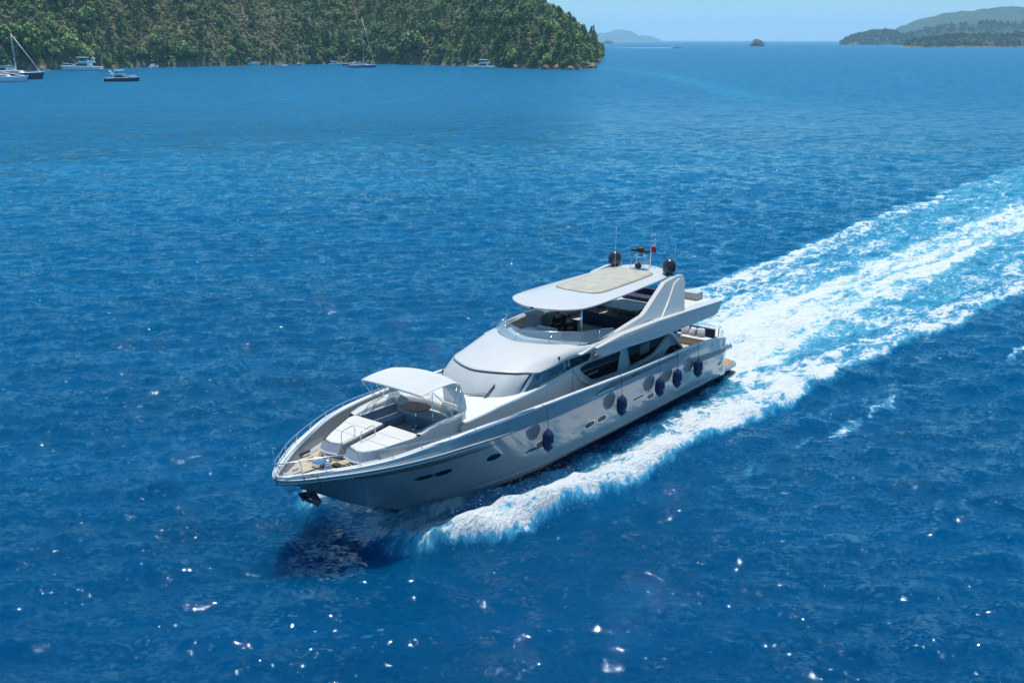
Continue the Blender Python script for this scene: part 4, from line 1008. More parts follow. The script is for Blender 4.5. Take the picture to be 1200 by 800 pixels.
def make_person(M, label, shirt, trousers, hair_c, arm_up):
    """seated figure facing +x, origin at the seat"""
    sk = mat('skin', (.36, .20, .13), .55, 0, 0, .05, 8)
    t = empty('person', label, 'person', None, M)
    # one continuous body from feet to head
    V = [(0, 0, .10), (.02, 0, .30), (.02, 0, .46), (.02, 0, .54), (.03, 0, .60), (.04, 0, .70), (.045, 0, .80),
         (.12, .10, .08), (.46, .11, .09), (.50, .12, -.36), (.62, .13, -.40),
         (.12, -.10, .08), (.46, -.11, .09), (.52, -.12, -.36), (.64, -.13, -.40),
         (.02, .18, .50), (.06, .25, .24), (.28, .22, .18 + arm_up), (.38, .20, .20 + arm_up),
         (.02, -.18, .50), (.04, -.26, .24), (.26, -.24, .16), (.36, -.22, .17)]
    E = [(0, 1), (1, 2), (2, 3), (3, 4), (4, 5), (5, 6), (0, 7), (7, 8), (8, 9), (9, 10), (0, 11), (11, 12), (12, 13), (13, 14),
         (3, 15), (15, 16), (16, 17), (17, 18), (3, 19), (19, 20), (20, 21), (21, 22)]
    rad = [(.12, .15), (.11, .14), (.12, .17), (.09, .13), .055, .095, .075, .09, .07, .05, .045, .09, .07, .05, .045, .065, .048, .038, .035, .065, .048, .038, .035]
    body = skin('body', V, E, rad, sk, t, 2)
    b = B(); b.grid([[(.02+rx*math.cos(a), ry*math.sin(a), z) for a in np.linspace(0, 2*math.pi, 21)] for rx, ry, z in ((.155, .185, .02), (.145, .175, .14), (.14, .17, .28), (.145, .20, .42), (.12, .21, .50), (.07, .10, .565))])
    sh = b.build('shirt', shirt, t)
    for sd in (1, -1):
        b = B(); z = arm_up if sd > 0 else -.02
        b.tube([(.02, sd*.16, .50), (.05, sd*.25, .27), (.16, sd*.24, .20+z*.5)], [.085, .07, .058], 10); b.build('sleeve', shirt, t)
        b = B(); b.tube([(.02, sd*.09, .09), (.30, sd*.105, .095), (.47, sd*.115, .08), (.51, sd*.12, -.10), (.515, sd*.125, -.33)], [.115, .10, .088, .072, .06], 12); b.build('trouser_leg', trousers, t)
        b = B(); b.ball((.58, sd*.125, -.40), (.13, .05, .05)); b.build('shoe', mat('shoe', (.03, .03, .03), .6), t)
        # hand: palm, four fingers, thumb
        b = B(); hx, hy, hz = (.42, sd*.205, .20+arm_up) if sd > 0 else (.40, -.215, .17)
        b.ball((hx, hy, hz), (.045, .038, .016))
        for k in range(4):
            y0 = hy-.027+k*.018; ln = (.05, .062, .064, .055)[k]; b.tube([(hx+.03, y0, hz), (hx+.03+ln*.6, y0, hz-.004), (hx+.03+ln, y0, hz-.022)], [.009, .008, .006], 6)
        b.tube([(hx-.01, hy-sd*.03, hz), (hx+.02, hy-sd*.055, hz-.006), (hx+.045, hy-sd*.06, hz-.015)], [.010, .009, .007], 6)
        b.build('hand', sk, t)
    hr = mat('hair', hair_c, .6, 0, 0, .2, 20)
    b = B(); b.ball((.02, 0, .765), (.118, .098, .108)); b.build('hair', hr, t)
    b = B()
    for sd in (1, -1): b.box(.130, .150, sd*.012 if sd > 0 else -.068, .068 if sd > 0 else -.012, .735, .765)
    b.box(.146, .152, -.06, .06, .762, .768); b.build('sunglasses', mat('sunglass', (.01, .01, .01), .1), t)
    b = B(); b.prism([(.125, -.012, .745), (.125, .012, .745), (.125, .012, .695), (.125, -.012, .695)], (.03, 0, -.008)); b.build('nose', sk, t)
    b = B(); b.box(.112, .128, -.022, .022, .668, .676); b.build('mouth', mat('lips', (.25, .09, .08), .5), t)
    for sd in (1, -1): b = B(); b.ball((.04, sd*.098, .73), (.018, .010, .028)); b.build('ear', sk, t)
    return t
blk = mat('black_cloth', (.008, .009, .012), .85, 0, 0, .2, 12); dk = mat('dark_trousers', (.015, .018, .03), .85, 0, 0, .2, 12)
make_person(onM(11.75, -.42, 4.87), 'person in black sitting on the starboard helm seat of the flybridge, farther from the camera', blk, dk, (.012, .009, .008), .06)
make_person(onM(12.15, .50, 4.87, R_(8)), 'person in black sitting at the wheel on the port helm seat, nearer the camera', blk, dk, (.02, .013, .01), .12)

# red flag on the antenna mast
b = B(); G = []
for i in range(9):
    u = i/8; G.append([(4.16-.40*u, .14+.07*math.sin(u*7), 7.83-.10*u-v*.32) for v in (0, .25, .5, .75, 1)])
b.grid(G); fl_ = b.build('flag', PM['red'], None, solid=.004); fl_.matrix_world = MY
tag(fl_, 'small red flag flying from the antenna mast behind the radar', 'flag')
# white pillows heaped on the cockpit sofa
wp = mat('white_pillow', (.56, .58, .60), .85, 0, 0, .08, 6, .4, 10); np_ = mat('blue_pillow', (.03, .07, .22), .85, 0, 0, .12, 6, .4, 10)
pil = [(.62, 1.5, 2.62, .5, wp, 'white pillow leaning in the port corner of the cockpit sofa'), (.66, 1.0, 2.60, -.3, wp, 'white pillow second from the port end of the cockpit sofa'),
       (.62, .5, 2.62, .4, wp, 'white pillow near the middle of the cockpit sofa'), (.68, -.2, 2.60, .1, np_, 'blue pillow among the white ones on the cockpit sofa'),
       (1.9, -2.1, 2.62, .2, wp, 'white pillow on the starboard side seat of the cockpit')]
for x, y, z, r_, m_, lab in pil:
    b = B(); G = []
    for i in range(11):
        row = []
        for j in range(11):
            u, v = i/5-1, j/5-1; th = .11*((1-u**4)*(1-v**4))**.6
            row.append((u*.24*(1-.08*v*v), v*.24*(1-.08*u*u), th))
        G.append(row)
    b.grid(G); b.grid([[(p[0], p[1], -p[2]) for p in r] for r in G], flip=True)
    p_ = b.build('pillow', m_, None); p_.matrix_world = onM(x, y, z, r_, R_(62)); tag(p_, lab, 'pillow', 'pillows in the aft cockpit')
# folding chairs at the dinette table
def make_chair(M, lab):
    t = empty('deck_chair', lab, 'chair', 'chairs round the flybridge table', M)
    b = B(); b.box(-.22, .22, -.22, .22, .42, .47, .015); b.build('seat', PM['navy'], t)
    b = B(); b.box(-.24, -.20, -.22, .22, .50, .86, .015); b.build('backrest', PM['navy'], t)
    for sx in (1, -1):
        for sy in (1, -1):
            b = B(); b.tube([(sx*.21, sy*.22, 0), (sx*.19 if sx > 0 else -.21, sy*.22, .44 if sx > 0 else .88)], .016, 6); b.build('leg', PM['white'], t)
    for sy in (1, -1): b = B(); b.tube([(-.22, sy*.25, .64), (.18, sy*.25, .64), (.20, sy*.23, .44)], .017, 6); b.build('armrest', PM['white'], t)
    return t
c0 = make_chair(onM(5.6, -1.28, 4.31, R_(95)), 'white framed navy deck chair on the starboard side of the flybridge table, aft one')
c1 = copy_tree(c0, onM(6.6, -1.30, 4.31, R_(85))); c1['label'] = 'white framed navy deck chair on the starboard side of the flybridge table, nearer the helm'

# ================================================================== LAND, TREES, MOORED BOATS
def wpt(px, py, dist=None):
    """ground point seen at a pixel of the 1200x800 photograph (used to survey the bay)"""
    a, b_ = (px-600)/F, -(py-400)/F; cp, sp = math.cos(PITCH), math.sin(PITCH)
    d = np.array([a, cp+b_*sp, -sp+b_*cp])
    if dist: return np.array([0, 0, CAMH]) + d*dist/d[1]
    return np.array([0, 0, CAMH]) - d*CAMH/d[2]

def vn(seed):
    T = np.random.default_rng(seed).random((128, 128))
    def f(u, v):
        u = np.asarray(u, float); v = np.asarray(v, float)
        ui = np.floor(u).astype(int); vi = np.floor(v).astype(int); fu = u-ui; fv = v-vi
        fu = fu*fu*(3-2*fu); fv = fv*fv*(3-2*fv); a = ui & 127; c = (ui+1) & 127; d = vi & 127; e = (vi+1) & 127
        return (T[a, d]*(1-fu)+T[c, d]*fu)*(1-fv)+(T[a, e]*(1-fu)+T[c, e]*fu)*fv
    return lambda u, v: sum(f(u*2**i, v*2**i)*.5**i for i in range(4))/1.875
VN = vn(5); VN2 = vn(11)

def land_mat(name, kind):
    m = bpy.data.materials.new(name); m.use_nodes = True; n = m.node_tree; L = n.links; b = n.nodes['Principled BSDF']; b.inputs['Roughness'].default_value = .95
    b.inputs['Specular IOR Level'].default_value = .1
    g = n.nodes.new('ShaderNodeNewGeometry'); tx = n.nodes.new('ShaderNodeTexNoise'); tx.inputs['Scale'].default_value = .06 if kind == 'near' else .012
    tx.inputs['Detail'].default_value = 8; tx.inputs['Roughness'].default_value = .65; L.new(g.outputs['Position'], tx.inputs['Vector'])
    r = n.nodes.new('ShaderNodeValToRGB'); L.new(tx.outputs[0], r.inputs[0]); e = r.color_ramp.elements
    if kind == 'near':
        cs = [(.30, (0.050, 0.080, 0.028)), (.46, (0.090, 0.110, 0.045)), (.58, (0.140, 0.140, 0.075)), (.72, (0.220, 0.160, 0.100))]
    else:
        cs = [(.30, (.018, .036, .014)), (.5, (.035, .060, .022)), (.75, (.075, .085, .040))]
    e[0].position, e[0].color = cs[0][0], (*cs[0][1], 1); e[1].position, e[1].color = cs[-1][0], (*cs[-1][1], 1)
    for p_, c in cs[1:-1]: x = e.new(p_); x.color = (*c, 1)
    # bare rock low along the shore
    sx = n.nodes.new('ShaderNodeSeparateXYZ'); L.new(g.outputs['Position'], sx.inputs[0])
    t2 = n.nodes.new('ShaderNodeTexNoise'); t2.inputs['Scale'].default_value = .25; t2.inputs['Detail'].default_value = 6; L.new(g.outputs['Position'], t2.inputs['Vector'])
    ad = n.nodes.new('ShaderNodeMath'); ad.operation = 'MULTIPLY_ADD'; L.new(t2.outputs[0], ad.inputs[0]); ad.inputs[1].default_value = -9; L.new(sx.outputs[2], ad.inputs[2])
    mr = n.nodes.new('ShaderNodeMapRange'); L.new(ad.outputs[0], mr.inputs[0]); mr.inputs[1].default_value = -3.2; mr.inputs[2].default_value = -1.2; mr.inputs[3].default_value = 1; mr.inputs[4].default_value = 0
    rk = n.nodes.new('ShaderNodeValToRGB'); L.new(t2.outputs[0], rk.inputs[0]); rk.color_ramp.elements[0].position = .35; rk.color_ramp.elements[0].color = (.12, .085, .06, 1); rk.color_ramp.elements[1].position = .62; rk.color_ramp.elements[1].color = (.28, .21, .14, 1)
    mx = n.nodes.new('ShaderNodeMix'); mx.data_type = 'RGBA'; L.new(mr.outputs[0], mx.inputs[0]); L.new(r.outputs[0], mx.inputs[6]); L.new(rk.outputs[0], mx.inputs[7])
    L.new(mx.outputs[2], b.inputs['Base Color'])
    bp = n.nodes.new('ShaderNodeBump'); bp.inputs['Strength'].default_value = 1; bp.inputs['Distance'].default_value = 2.5 if kind == 'near' else 14
    L.new(tx.outputs[0], bp.inputs['Height']); L.new(bp.outputs[0], b.inputs['Normal'])
    return m
LN = land_mat('headland_ground', 'near'); LF = land_mat('far_hill_ground', 'far')

def terrain(name, xs, ys, hf, m, kind='structure'):
    X, Y = np.meshgrid(xs, ys); Z = hf(X, Y); nx = len(xs)
    i = (np.arange(len(ys)-1)[:, None]*nx + np.arange(nx-1)[None]).ravel()
    me = fastmesh(name, np.stack([X, Y, Z], -1).reshape(-1, 3), np.stack([i, i+1, i+nx+1, i+nx], -1), True)
    me.materials.append(m); o = bpy.data.objects.new(name, me); COL.objects.link(o); o['kind'] = kind; return o

def head_h(X, Y):
    X = np.asarray(X, float); Y = np.asarray(Y, float)
    sh = pch([-700, -420, -330, -300, -283, -262, -235, -190, -140, -95, -30, 22, 40, 52, 60, 70, 90, 110], [430, 575, 630, 662, 688, 724, 750, 800, 836, 832, 768, 698, 681, 683, 695, 725, 910, 1200], X)
    sh = sh + (VN(X*.05, X*0+3)-.5)*14
    edge = pch([660, 690, 720, 760, 900, 1250, 1400], [40, 46, 50, 57, 72, 104, 108], Y) + (VN(Y*.06, Y*0+9)-.5)*7
    d = np.minimum((Y-sh)*.93, (edge-X)*1.0)
    dd = np.clip(d, 0, None)
    h = 22*(1-np.exp(-dd/30)) + .46*dd + (VN2(X*.035, Y*.035)-.5)*np.clip(dd*.35, 0, 16)
    h = np.minimum(h, 58 + VN(X*.012, Y*.012)*22)
    lipd = (VN(X*.22, Y*.22))*3.0*sstep(0, 2.5, d)
    return np.where(d > 0, h*.96 + lipd, np.maximum(d*.8, -4))
terrain('headland', np.concatenate([np.arange(-700, -340, 8), np.arange(-340, 120, 2.2)]), np.concatenate([np.arange(480, 900, 2.2), np.arange(900, 1420, 7)]), head_h, LN)

def leaf_mat(name, cols, scale):
    m = bpy.data.materials.new(name); m.use_nodes = True; n = m.node_tree; L = n.links; b = n.nodes['Principled BSDF']; b.inputs['Roughness'].default_value = .7
    b.inputs['Specular IOR Level'].default_value = .25
    g = n.nodes.new('ShaderNodeNewGeometry'); tx = n.nodes.new('ShaderNodeTexNoise'); tx.inputs['Scale'].default_value = scale; tx.inputs['Detail'].default_value = 3
    L.new(g.outputs['Position'], tx.inputs['Vector'])
    oi = n.nodes.new('ShaderNodeObjectInfo'); ad = n.nodes.new('ShaderNodeMath'); ad.operation = 'MULTIPLY_ADD'; L.new(oi.outputs['Random'], ad.inputs[0]); ad.inputs[1].default_value = .22; L.new(tx.outputs[0], ad.inputs[2])
    r = n.nodes.new('ShaderNodeValToRGB'); L.new(ad.outputs[0], r.inputs[0]); e = r.color_ramp.elements
    e[0].position = .38; e[0].color = (*cols[0], 1); e[1].position = .82; e[1].color = (*cols[-1], 1)
    for k, c in enumerate(cols[1:-1]): x = e.new(.38+.44*(k+1)/(len(cols)-1)); x.color = (*c, 1)
    L.new(r.outputs[0], b.inputs['Base Color']); return m
M_PINE = leaf_mat('pine_needles', [(0.077, 0.130, 0.048), (0.123, 0.191, 0.064), (0.233, 0.283, 0.091)], .05)
M_BROAD = leaf_mat('broad_leaves', [(0.140, 0.209, 0.067), (0.215, 0.293, 0.095), (0.329, 0.388, 0.130)], .05)
M_LIME = leaf_mat('fresh_leaves', [(.08, .14, .025), (.13, .21, .035), (.18, .26, .05)], .2)
M_SCRUB = leaf_mat('scrub_leaves', [(0.152, 0.191, 0.070), (0.233, 0.263, 0.101), (0.351, 0.333, 0.151), (0.420, 0.304, 0.181)], .035)
M_BARK = mat('bark', (.10, .07, .05), .9, 0, 0, .2, 2)

def crown_arrays(seed, kind, n_cl, n_lf, lf):
    """unit crown (radius 1, height 1 for z in 0..1) made of leaf clumps"""
    r = np.random.default_rng(seed); V = []; Fq = []
    for i in range(n_cl):
        if kind == 'pine':
            t = r.random()**.8; rad = (1-t)**.7*.95+.08; a = r.random()*6.283; q = rad*(.45+.55*r.random()**.5)
            c = np.array([q*math.cos(a), q*math.sin(a), .12+.86*t]); cs = .26*(1-.5*t)
        else:
            a = r.random()*6.283; u = r.random()*1.25-.25; u = min(u, 1); q = math.sqrt(max(0, 1-max(u, -.2)**2))*(.72+.22*r.random())
            c = np.array([q*math.cos(a)*.86, q*math.sin(a)*.86, .46+.44*u*(.82+.2*r.random())]); cs = .27+.12*r.random()
        for j in range(n_lf):
            d = r.normal(size=3); d /= np.linalg.norm(d); p = c + d*cs*np.array([1, 1, .55])*(.55+.45*r.random())
            nn = d*.8 + np.array([0, 0, .5]) + r.normal(size=3)*.45; nn /= np.linalg.norm(nn)
            t1 = np.cross(nn, [0.3, .9, .1]); t1 /= np.linalg.norm(t1); t2 = np.cross(nn, t1); sz = lf*(.6+.8*r.random())
            o = len(V)
            for (e1, e2) in ((-1, -.8), (1, -.6), (.8, 1), (-.9, .7)): V.append(p + t1*sz*e1*np.array([1, 1, .7]) + t2*sz*e2*np.array([1, 1, .7]))
            Fq.append([o, o+1, o+2, o+3])
    return np.array(V), np.array(Fq)

def tree_proto(name, kind, m, seed, n_cl=34, n_lf=24, lf=.085):
    V, Fq = crown_arrays(seed, kind, n_cl, n_lf, lf)
    me = fastmesh('crown', V, Fq, False); me.materials.append(m)
    b = B(); b.tube([(0, 0, -.12), (.02, .01, .12), (0, .02, .3), (.02, 0, .55)], [.07, .055, .045, .02], 7)
    for k in range(4):
        a = k*1.7+seed; b.tube([(0, .01, .18+.06*k), (.25*math.cos(a), .25*math.sin(a), .34+.06*k), (.45*math.cos(a), .45*math.sin(a), .44+.06*k)], [.035, .022, .01], 5)
    tm = bpy.data.meshes.new('trunk'); tm.from_pydata(b.v, [], b.f); tm.materials.append(M_BARK)
    return me, tm

M_DARK = leaf_mat('far_pines', [(.040, .085, .032), (.058, .110, .040), (.085, .14, .050)], .01)
PINES = [tree_proto('p', 'pine', M_PINE, s_, 36, 20, .09) for s_ in (1, 2, 3)]
BROADS = [tree_proto('b', 'broad', M_BROAD, s_) for s_ in (11, 12, 13, 14)]
LIMES = [tree_proto('l', 'broad', M_LIME, s_) for s_ in (31,)]
SCRUB = [crown_arrays(50+i, 'broad', 8, 9, .17) for i in range(4)]
WOOD = [crown_arrays(70+i, 'pine' if i % 3 == 0 else 'broad', 14, 11, .15) for i in range(6)]

def merge(protos, pts, name, m, label=None):
    """pts: (x,y,z,radius,height,rot,k)"""
    Vs = []; Fs = []; o = 0
    for x, y, z, r, h, a, k in pts:
        V, Fq = protos[k % len(protos)]; ca, sa = math.cos(a), math.sin(a)
        W = np.stack([x+(V[:, 0]*ca-V[:, 1]*sa)*r, y+(V[:, 0]*sa+V[:, 1]*ca)*r, z+V[:, 2]*h], -1); Vs.append(W); Fs.append(Fq+o); o += len(V)
    me = fastmesh(name, np.concatenate(Vs), np.concatenate(Fs), False); me.materials.append(m)
    ob = bpy.data.objects.new(name, me); COL.objects.link(ob); ob['kind'] = 'stuff'
    return ob

def place_tree(name, proto, x, y, z, r, h, a, label, group):
    t = bpy.data.objects.new(name, None); COL.objects.link(t); t.location = (x, y, z-.4); t.rotation_euler = (0, 0, a); t.scale = (r, r, h)
    tag(t, label, 'tree', group)
    for nm, me in zip(('crown', 'trunk'), proto):
        o = bpy.data.objects.new(nm, me); COL.objects.link(o); o.parent = t
    return t

def visible_xy(x, y, z):
    fw = y*math.cos(PITCH) + (CAMH-z)*math.sin(PITCH); up = y*math.sin(PITCH) + (z-CAMH)*math.cos(PITCH)
    return 600+F*x/fw, 400-F*up/fw

def forest():
    r = np.random.default_rng(21); pts = []
    taken = {}
    tries = 0
    cand = []
    # surveyed single trees: pixel of the crown's foot, crown width in pixels, height ratio, kind, label
    special = [(33, 73, 36, 1.15, 'lime', 'large round yellow-green tree above the moored yachts at the left end of the shore'),
               (64, 72, 22, 1.1, 'broad', 'mid green tree right beside the large yellow-green tree on the left shore'),
               (85, 70, 26, 1.0, 'broad', 'broad green tree on the bank right behind the big white motor yacht'),
               (5, 60, 24, 1.2, 'broad', 'green tree at the left edge of the photo behind the mast'),
               (143, 41, 12, 1.9, 'pine', 'single dark conical pine standing alone on the open scrubby slope'),
               (64, 17, 20, 1.3, 'pine', 'dark pine high on the slope, left one of the dark pair near the top left'),
               (78, 17, 17, 1.4, 'pine', 'dark pine high on the slope, right one of the dark pair near the top left'),
               (102, 30, 22, 1.0, 'broad', 'bushy green tree halfway up the slope above the white motor yacht'),
               (370, 66, 18, 1.1, 'pine', 'dark shore pine between the end-on sailboat and the cruiser'),
               (484, 66, 30, .95, 'broad', 'wide rounded green tree near the water in the middle of the wooded shore'),
               (420, 68, 20, 1.0, 'broad', 'green tree directly behind the tall mast of the anchored sailboat'),
               (590, 60, 22, 1.2, 'pine', 'dark tall tree rising behind the white gulet near the cape'),
               (700, 58, 17, 1.0, 'broad', 'last green tree at the very tip of the cape against the water'),
               (684, 38, 14, 1.1, 'pine', 'tree standing out on the ridge line just above the tip of the cape'),
               (660, 14, 14, 1.1, 'pine', 'tree standing on the ridge line where the hill meets the sky')]
    def ground_at(px, py):
        for dist in np.arange(600, 1100, 1.5):
            p = wpt(px, py, dist)
            if head_h(p[0], p[1]) >= p[2]: return p[0], p[1], float(head_h(p[0], p[1])), dist
        return None
    sp = []
    for px, py, wpx, ratio, kind, lab in special:
        g = ground_at(px, py)
        if g is None: continue
        x, y, z, d = g; rad = wpx/F*d*.5; pr = {'lime': LIMES, 'broad': BROADS, 'pine': PINES}[kind]
        place_tree('pine_tree' if kind == 'pine' else 'broadleaf_tree', pr[int(r.integers(len(pr)))], x, y, z, rad, rad*2*ratio, r.random()*6, lab, None)
        sp.append((x, y, rad))
    # thousands of candidate spots on the slope
    N = 150000
    X = r.uniform(-520, 112, N); Y = r.uniform(500, 1240, N); Z = head_h(X, Y)
    U, Vv = visible_xy(X, Y, Z); ok = (Z > .6) & (U > -420) & (U < 1230) & (Vv > -12 - 40*(U < 0))
    X, Y, Z, U, Vv = X[ok], Y[ok], Z[ok], U[ok], Vv[ok]
    dens = VN(X*.020+7, Y*.020); low = Z < 16
    isbig = (r.random(len(X)) < np.where((dens > .52) | (Z < 12), .75, .22))
    # open scrubby slope in the left middle
    scr = (U > 105) & (U < 330) & (Vv > 0) & (Vv < 66); isbig &= ~(scr & (r.random(len(X)) < .82))
    cell = {}; big = []; small = []
    order = r.permutation(len(X))
    for i in order:
        x, y, z = X[i], Y[i], Z[i]
        if isbig[i]:
            rad = (1.6+3.6*r.random()**1.7)*(1.1 if low[i] else .95)
            if any((x-a)**2+(y-b_)**2 < (rad+c_r)**2*.5 for a, b_, c_r in sp): continue
            key = (int(x//4.2), int(y//4.2))
            if any(((key[0]+i_, key[1]+j_) in cell and (cell[(key[0]+i_, key[1]+j_)][0]-x)**2+(cell[(key[0]+i_, key[1]+j_)][1]-y)**2 < (rad*1.15)**2) for i_ in (-1, 0, 1) for j_ in (-1, 0, 1)): continue
            cell[key] = (x, y); big.append((x, y, z, rad, Vv[i], U[i]))
        else:
            key = (int(x//1.7), int(y//1.7), 's')
            if key in cell: continue
            cell[key] = 1; small.append((x, y, z-.5, r.uniform(1.0, 2.3), r.uniform(1.2, 2.6), r.random()*6.28, int(r.integers(99))))
    print('FOREST big', len(big), 'small', len(small))
    big.sort(key=lambda q: -(q[3]/q[1]))
    # one more reason to be an individual: nearer trees first
    seen = [q for q in big if -4 < q[5] < 1204 and q[4] > -4]; ind = seen[:280]; pick = set(id(q) for q in ind); rest = [q for q in big if id(q) not in pick]
    lab = {('pine', 0): 'dark green pine in the woods on the left part of the headland', ('pine', 1): 'dark green pine in the woods on the middle part of the headland', ('pine', 2): 'dark green pine in the woods near the cape',
           ('broad', 0): 'rounded green tree in the woods on the left part of the headland', ('broad', 1): 'rounded green tree in the woods on the middle part of the headland', ('broad', 2): 'rounded green tree in the woods near the cape'}
    for x, y, z, rad, v, u in ind:
        kind = 'pine' if r.random() < .42 else 'broad'; pr = PINES if kind == 'pine' else BROADS
        zone = 0 if u < 250 else (1 if u < 520 else 2)
        h = rad*2*(r.uniform(1.2, 1.7) if kind == 'pine' else r.uniform(.9, 1.2))
        place_tree('pine_tree' if kind == 'pine' else 'broadleaf_tree', pr[int(r.integers(len(pr)))], x, y, z, rad, h, r.random()*6, lab[(kind, zone)],
                   ('pines' if kind == 'pine' else 'rounded trees') + ' on the ' + ('left part of the headland', 'middle of the headland', 'cape')[zone])
    A = [[], []]
    for x, y, z, rad, v, u in rest:
        k = int(r.integers(6)); A[0 if k % 3 == 0 else 1].append((x, y, z-.5, rad, rad*2*(1.3 if k % 3 == 0 else 1.0), r.random()*6.28, k))
    merge(WOOD, A[0], 'dark_woodland', M_PINE); merge(WOOD, A[1], 'green_woodland', M_BROAD)
    merge(SCRUB, small, 'hillside_scrub', M_SCRUB)
forest()

# rocks along the cape
rk_m = mat('orange_rock', (.36, .22, .13), .9, 0, 0, .35, .6, .8, 1.5)
def rock(x, y, z, sx, sy, sz, seed, name, label, cat, m=rk_m, group=None):
    bm = bmesh.new(); bmesh.ops.create_icosphere(bm, subdivisions=3, radius=1); f = vn(seed)
    for v in bm.verts:
        k = 1+.55*(float(f(v.co.x*1.6+5, v.co.y*1.6+v.co.z*2.3+5))-.5)*2; v.co = Vector((v.co.x*sx*k, v.co.y*sy*k, v.co.z*sz*k))
    b = B(); b.bm(bm, False); o = b.build(name, m, None); o.location = (x, y, z); tag(o, label, cat, group); return o
for i, (px, py, s_) in enumerate(((693, 80, 3.2), (686, 78, 3.8), (700, 74, 3.0), (652, 81.5, 2.4), (668, 82, 2.2), (640, 81.5, 2.0), (604, 80.3, 1.8), (704, 68, 2.6))):
    p = wpt(px, py); rock(p[0], p[1]+1, .6, s_, s_*.8, s_*.95, 60+i, 'shore_rock', 'orange-brown rock on the waterline of the cape, rough and sunlit', 'rock', rk_m, 'orange rocks along the cape shore')

# ---- islands on the right and the far hills
def bump_isle(name, p_list, m, res, kind='structure'):
    """p_list: (cx, cy, rx, ry, h)"""
    x0 = min(p[0]-p[2]*1.3 for p in p_list); x1 = max(p[0]+p[2]*1.3 for p in p_list); y0 = min(p[1]-p[3]*1.3 for p in p_list); y1 = max(p[1]+p[3]*1.3 for p in p_list)
    def hf(X, Y):
        Z = -6+0*X
        for cx, cy_, rx, ry, h in p_list:
            q = ((X-cx)/rx)**2+((Y-cy_)/ry)**2; q = q*(1+.5*(VN(X*6/rx+3, Y*6/ry)-.5)); Z = np.maximum(Z, (h+6)*np.clip(1-q, 0, 1)**.75-6)
        return Z + np.where(Z > 0, (VN2(X*9/p_list[0][2], Y*9/p_list[0][3])-.5)*p_list[0][4]*.22, 0)
    return terrain(name, np.linspace(x0, x1, res), np.linspace(y0, y1, res), hf, m, kind), hf, (x0, x1, y0, y1)

def px_at(px, dist): return wpt(px, 60, dist)[0]
def h_at(py, dist): return (wpt(600, py, dist))[2]
D1 = 3950.; D2 = 2700.; D3 = 6500.; D4 = 15500.
i1, f1, e1 = bump_isle('wooded_islet', [(px_at(1030, D1+130), D1+130, (px_at(1075, D1)-px_at(985, D1))/2, 150, h_at(35, D1+130)-6), (px_at(1008, D1+110), D1+110, 80, 110, h_at(40, D1+110)-6), (px_at(1078, D1+200), D1+200, 110, 130, 24)], LF, 90)
i2, f2, e2 = bump_isle('wooded_point', [(px_at(1140, D2+110), D2+110, 190, 105, h_at(39, D2+110)-5), (px_at(1215, D2+130), D2+130, 220, 120, h_at(38, D2+130)-5), (px_at(1085, D2+60), D2+60, 70, 55, h_at(45, D2+60)-4), (px_at(1290, D2+130), D2+130, 220, 120, h_at(36, D2+130))], LF, 110)
i3, f3, e3 = bump_isle('middle_hill', [(px_at(1145, 4300), 4300, 330, 300, h_at(27, 4300)-6), (px_at(1240, 4500), 4500, 420, 330, h_at(24, 4500))], LF, 70)
bump_isle('far_hill', [(px_at(1180, D3), D3, 760, 900, h_at(10, D3)), (px_at(1300, D3), D3+200, 800, 900, h_at(7, D3)), (px_at(1120, D3-150), D3-150, 480, 520, h_at(25, D3-150)), (px_at(1078, D3-200), D3-200, 330, 420, h_at(36, D3)), (px_at(1420, D3), D3, 900, 900, h_at(14, D3))], LF, 120)
bump_isle('distant_island', [(px_at(726, D4), D4, 330, 800, h_at(35, D4)), (px_at(705, D4), D4+200, 400, 800, h_at(39, D4)), (px_at(748, D4), D4, 330, 700, h_at(42, D4)), (px_at(690, D4), D4+200, 500, 800, h_at(40, D4))], LF, 70)
def isle_wood(fn, ext, n, rmin, rmax, name, seed, lim=None):
    r = np.random.default_rng(seed); pts = []
    X = r.uniform(ext[0], ext[1], n); Y = r.uniform(ext[2], ext[3], n); Z = fn(X, Y)
    for x, y, z in zip(X, Y, Z):
        if z < 3 or (lim and z < lim): continue
        rd = r.uniform(rmin, rmax); pts.append((x, y, z-rd*.4, rd, rd*r.uniform(1.2, 2.0), r.random()*6, int(r.integers(6))))
    o = merge(WOOD, pts, name, M_DARK); print(name, len(pts)); return o
isle_wood(f1, e1, 1500, 5, 8.5, 'islet_woodland', 1)
isle_wood(f2, e2, 1900, 4, 7, 'point_woodland', 2)
isle_wood(f3, e3, 1100, 8, 14, 'hill_woodland', 3)
dk_r = mat('dark_rock', (.085, .085, .065), .9, 0, 0, .35, .05, .8, .4)
def stack_rock(px, py_w, wpx, hpx, name, label):
    p = wpt(px, py_w); d = p[1]; hw_ = wpx/F*d*.5; hh = hpx/F*d
    return rock(p[0], d+hw_, 0, hw_, hw_, hh*.95, int(px), name, label, 'rock', dk_r)
stack_rock(889, 54.5, 17, 7.5, 'rocky_islet', 'small bare dark rock islet alone in open water right of the middle')
stack_rock(713, 51.5, 9, 4, 'sea_rock', 'tiny dark rock in the water just past the tip of the cape')

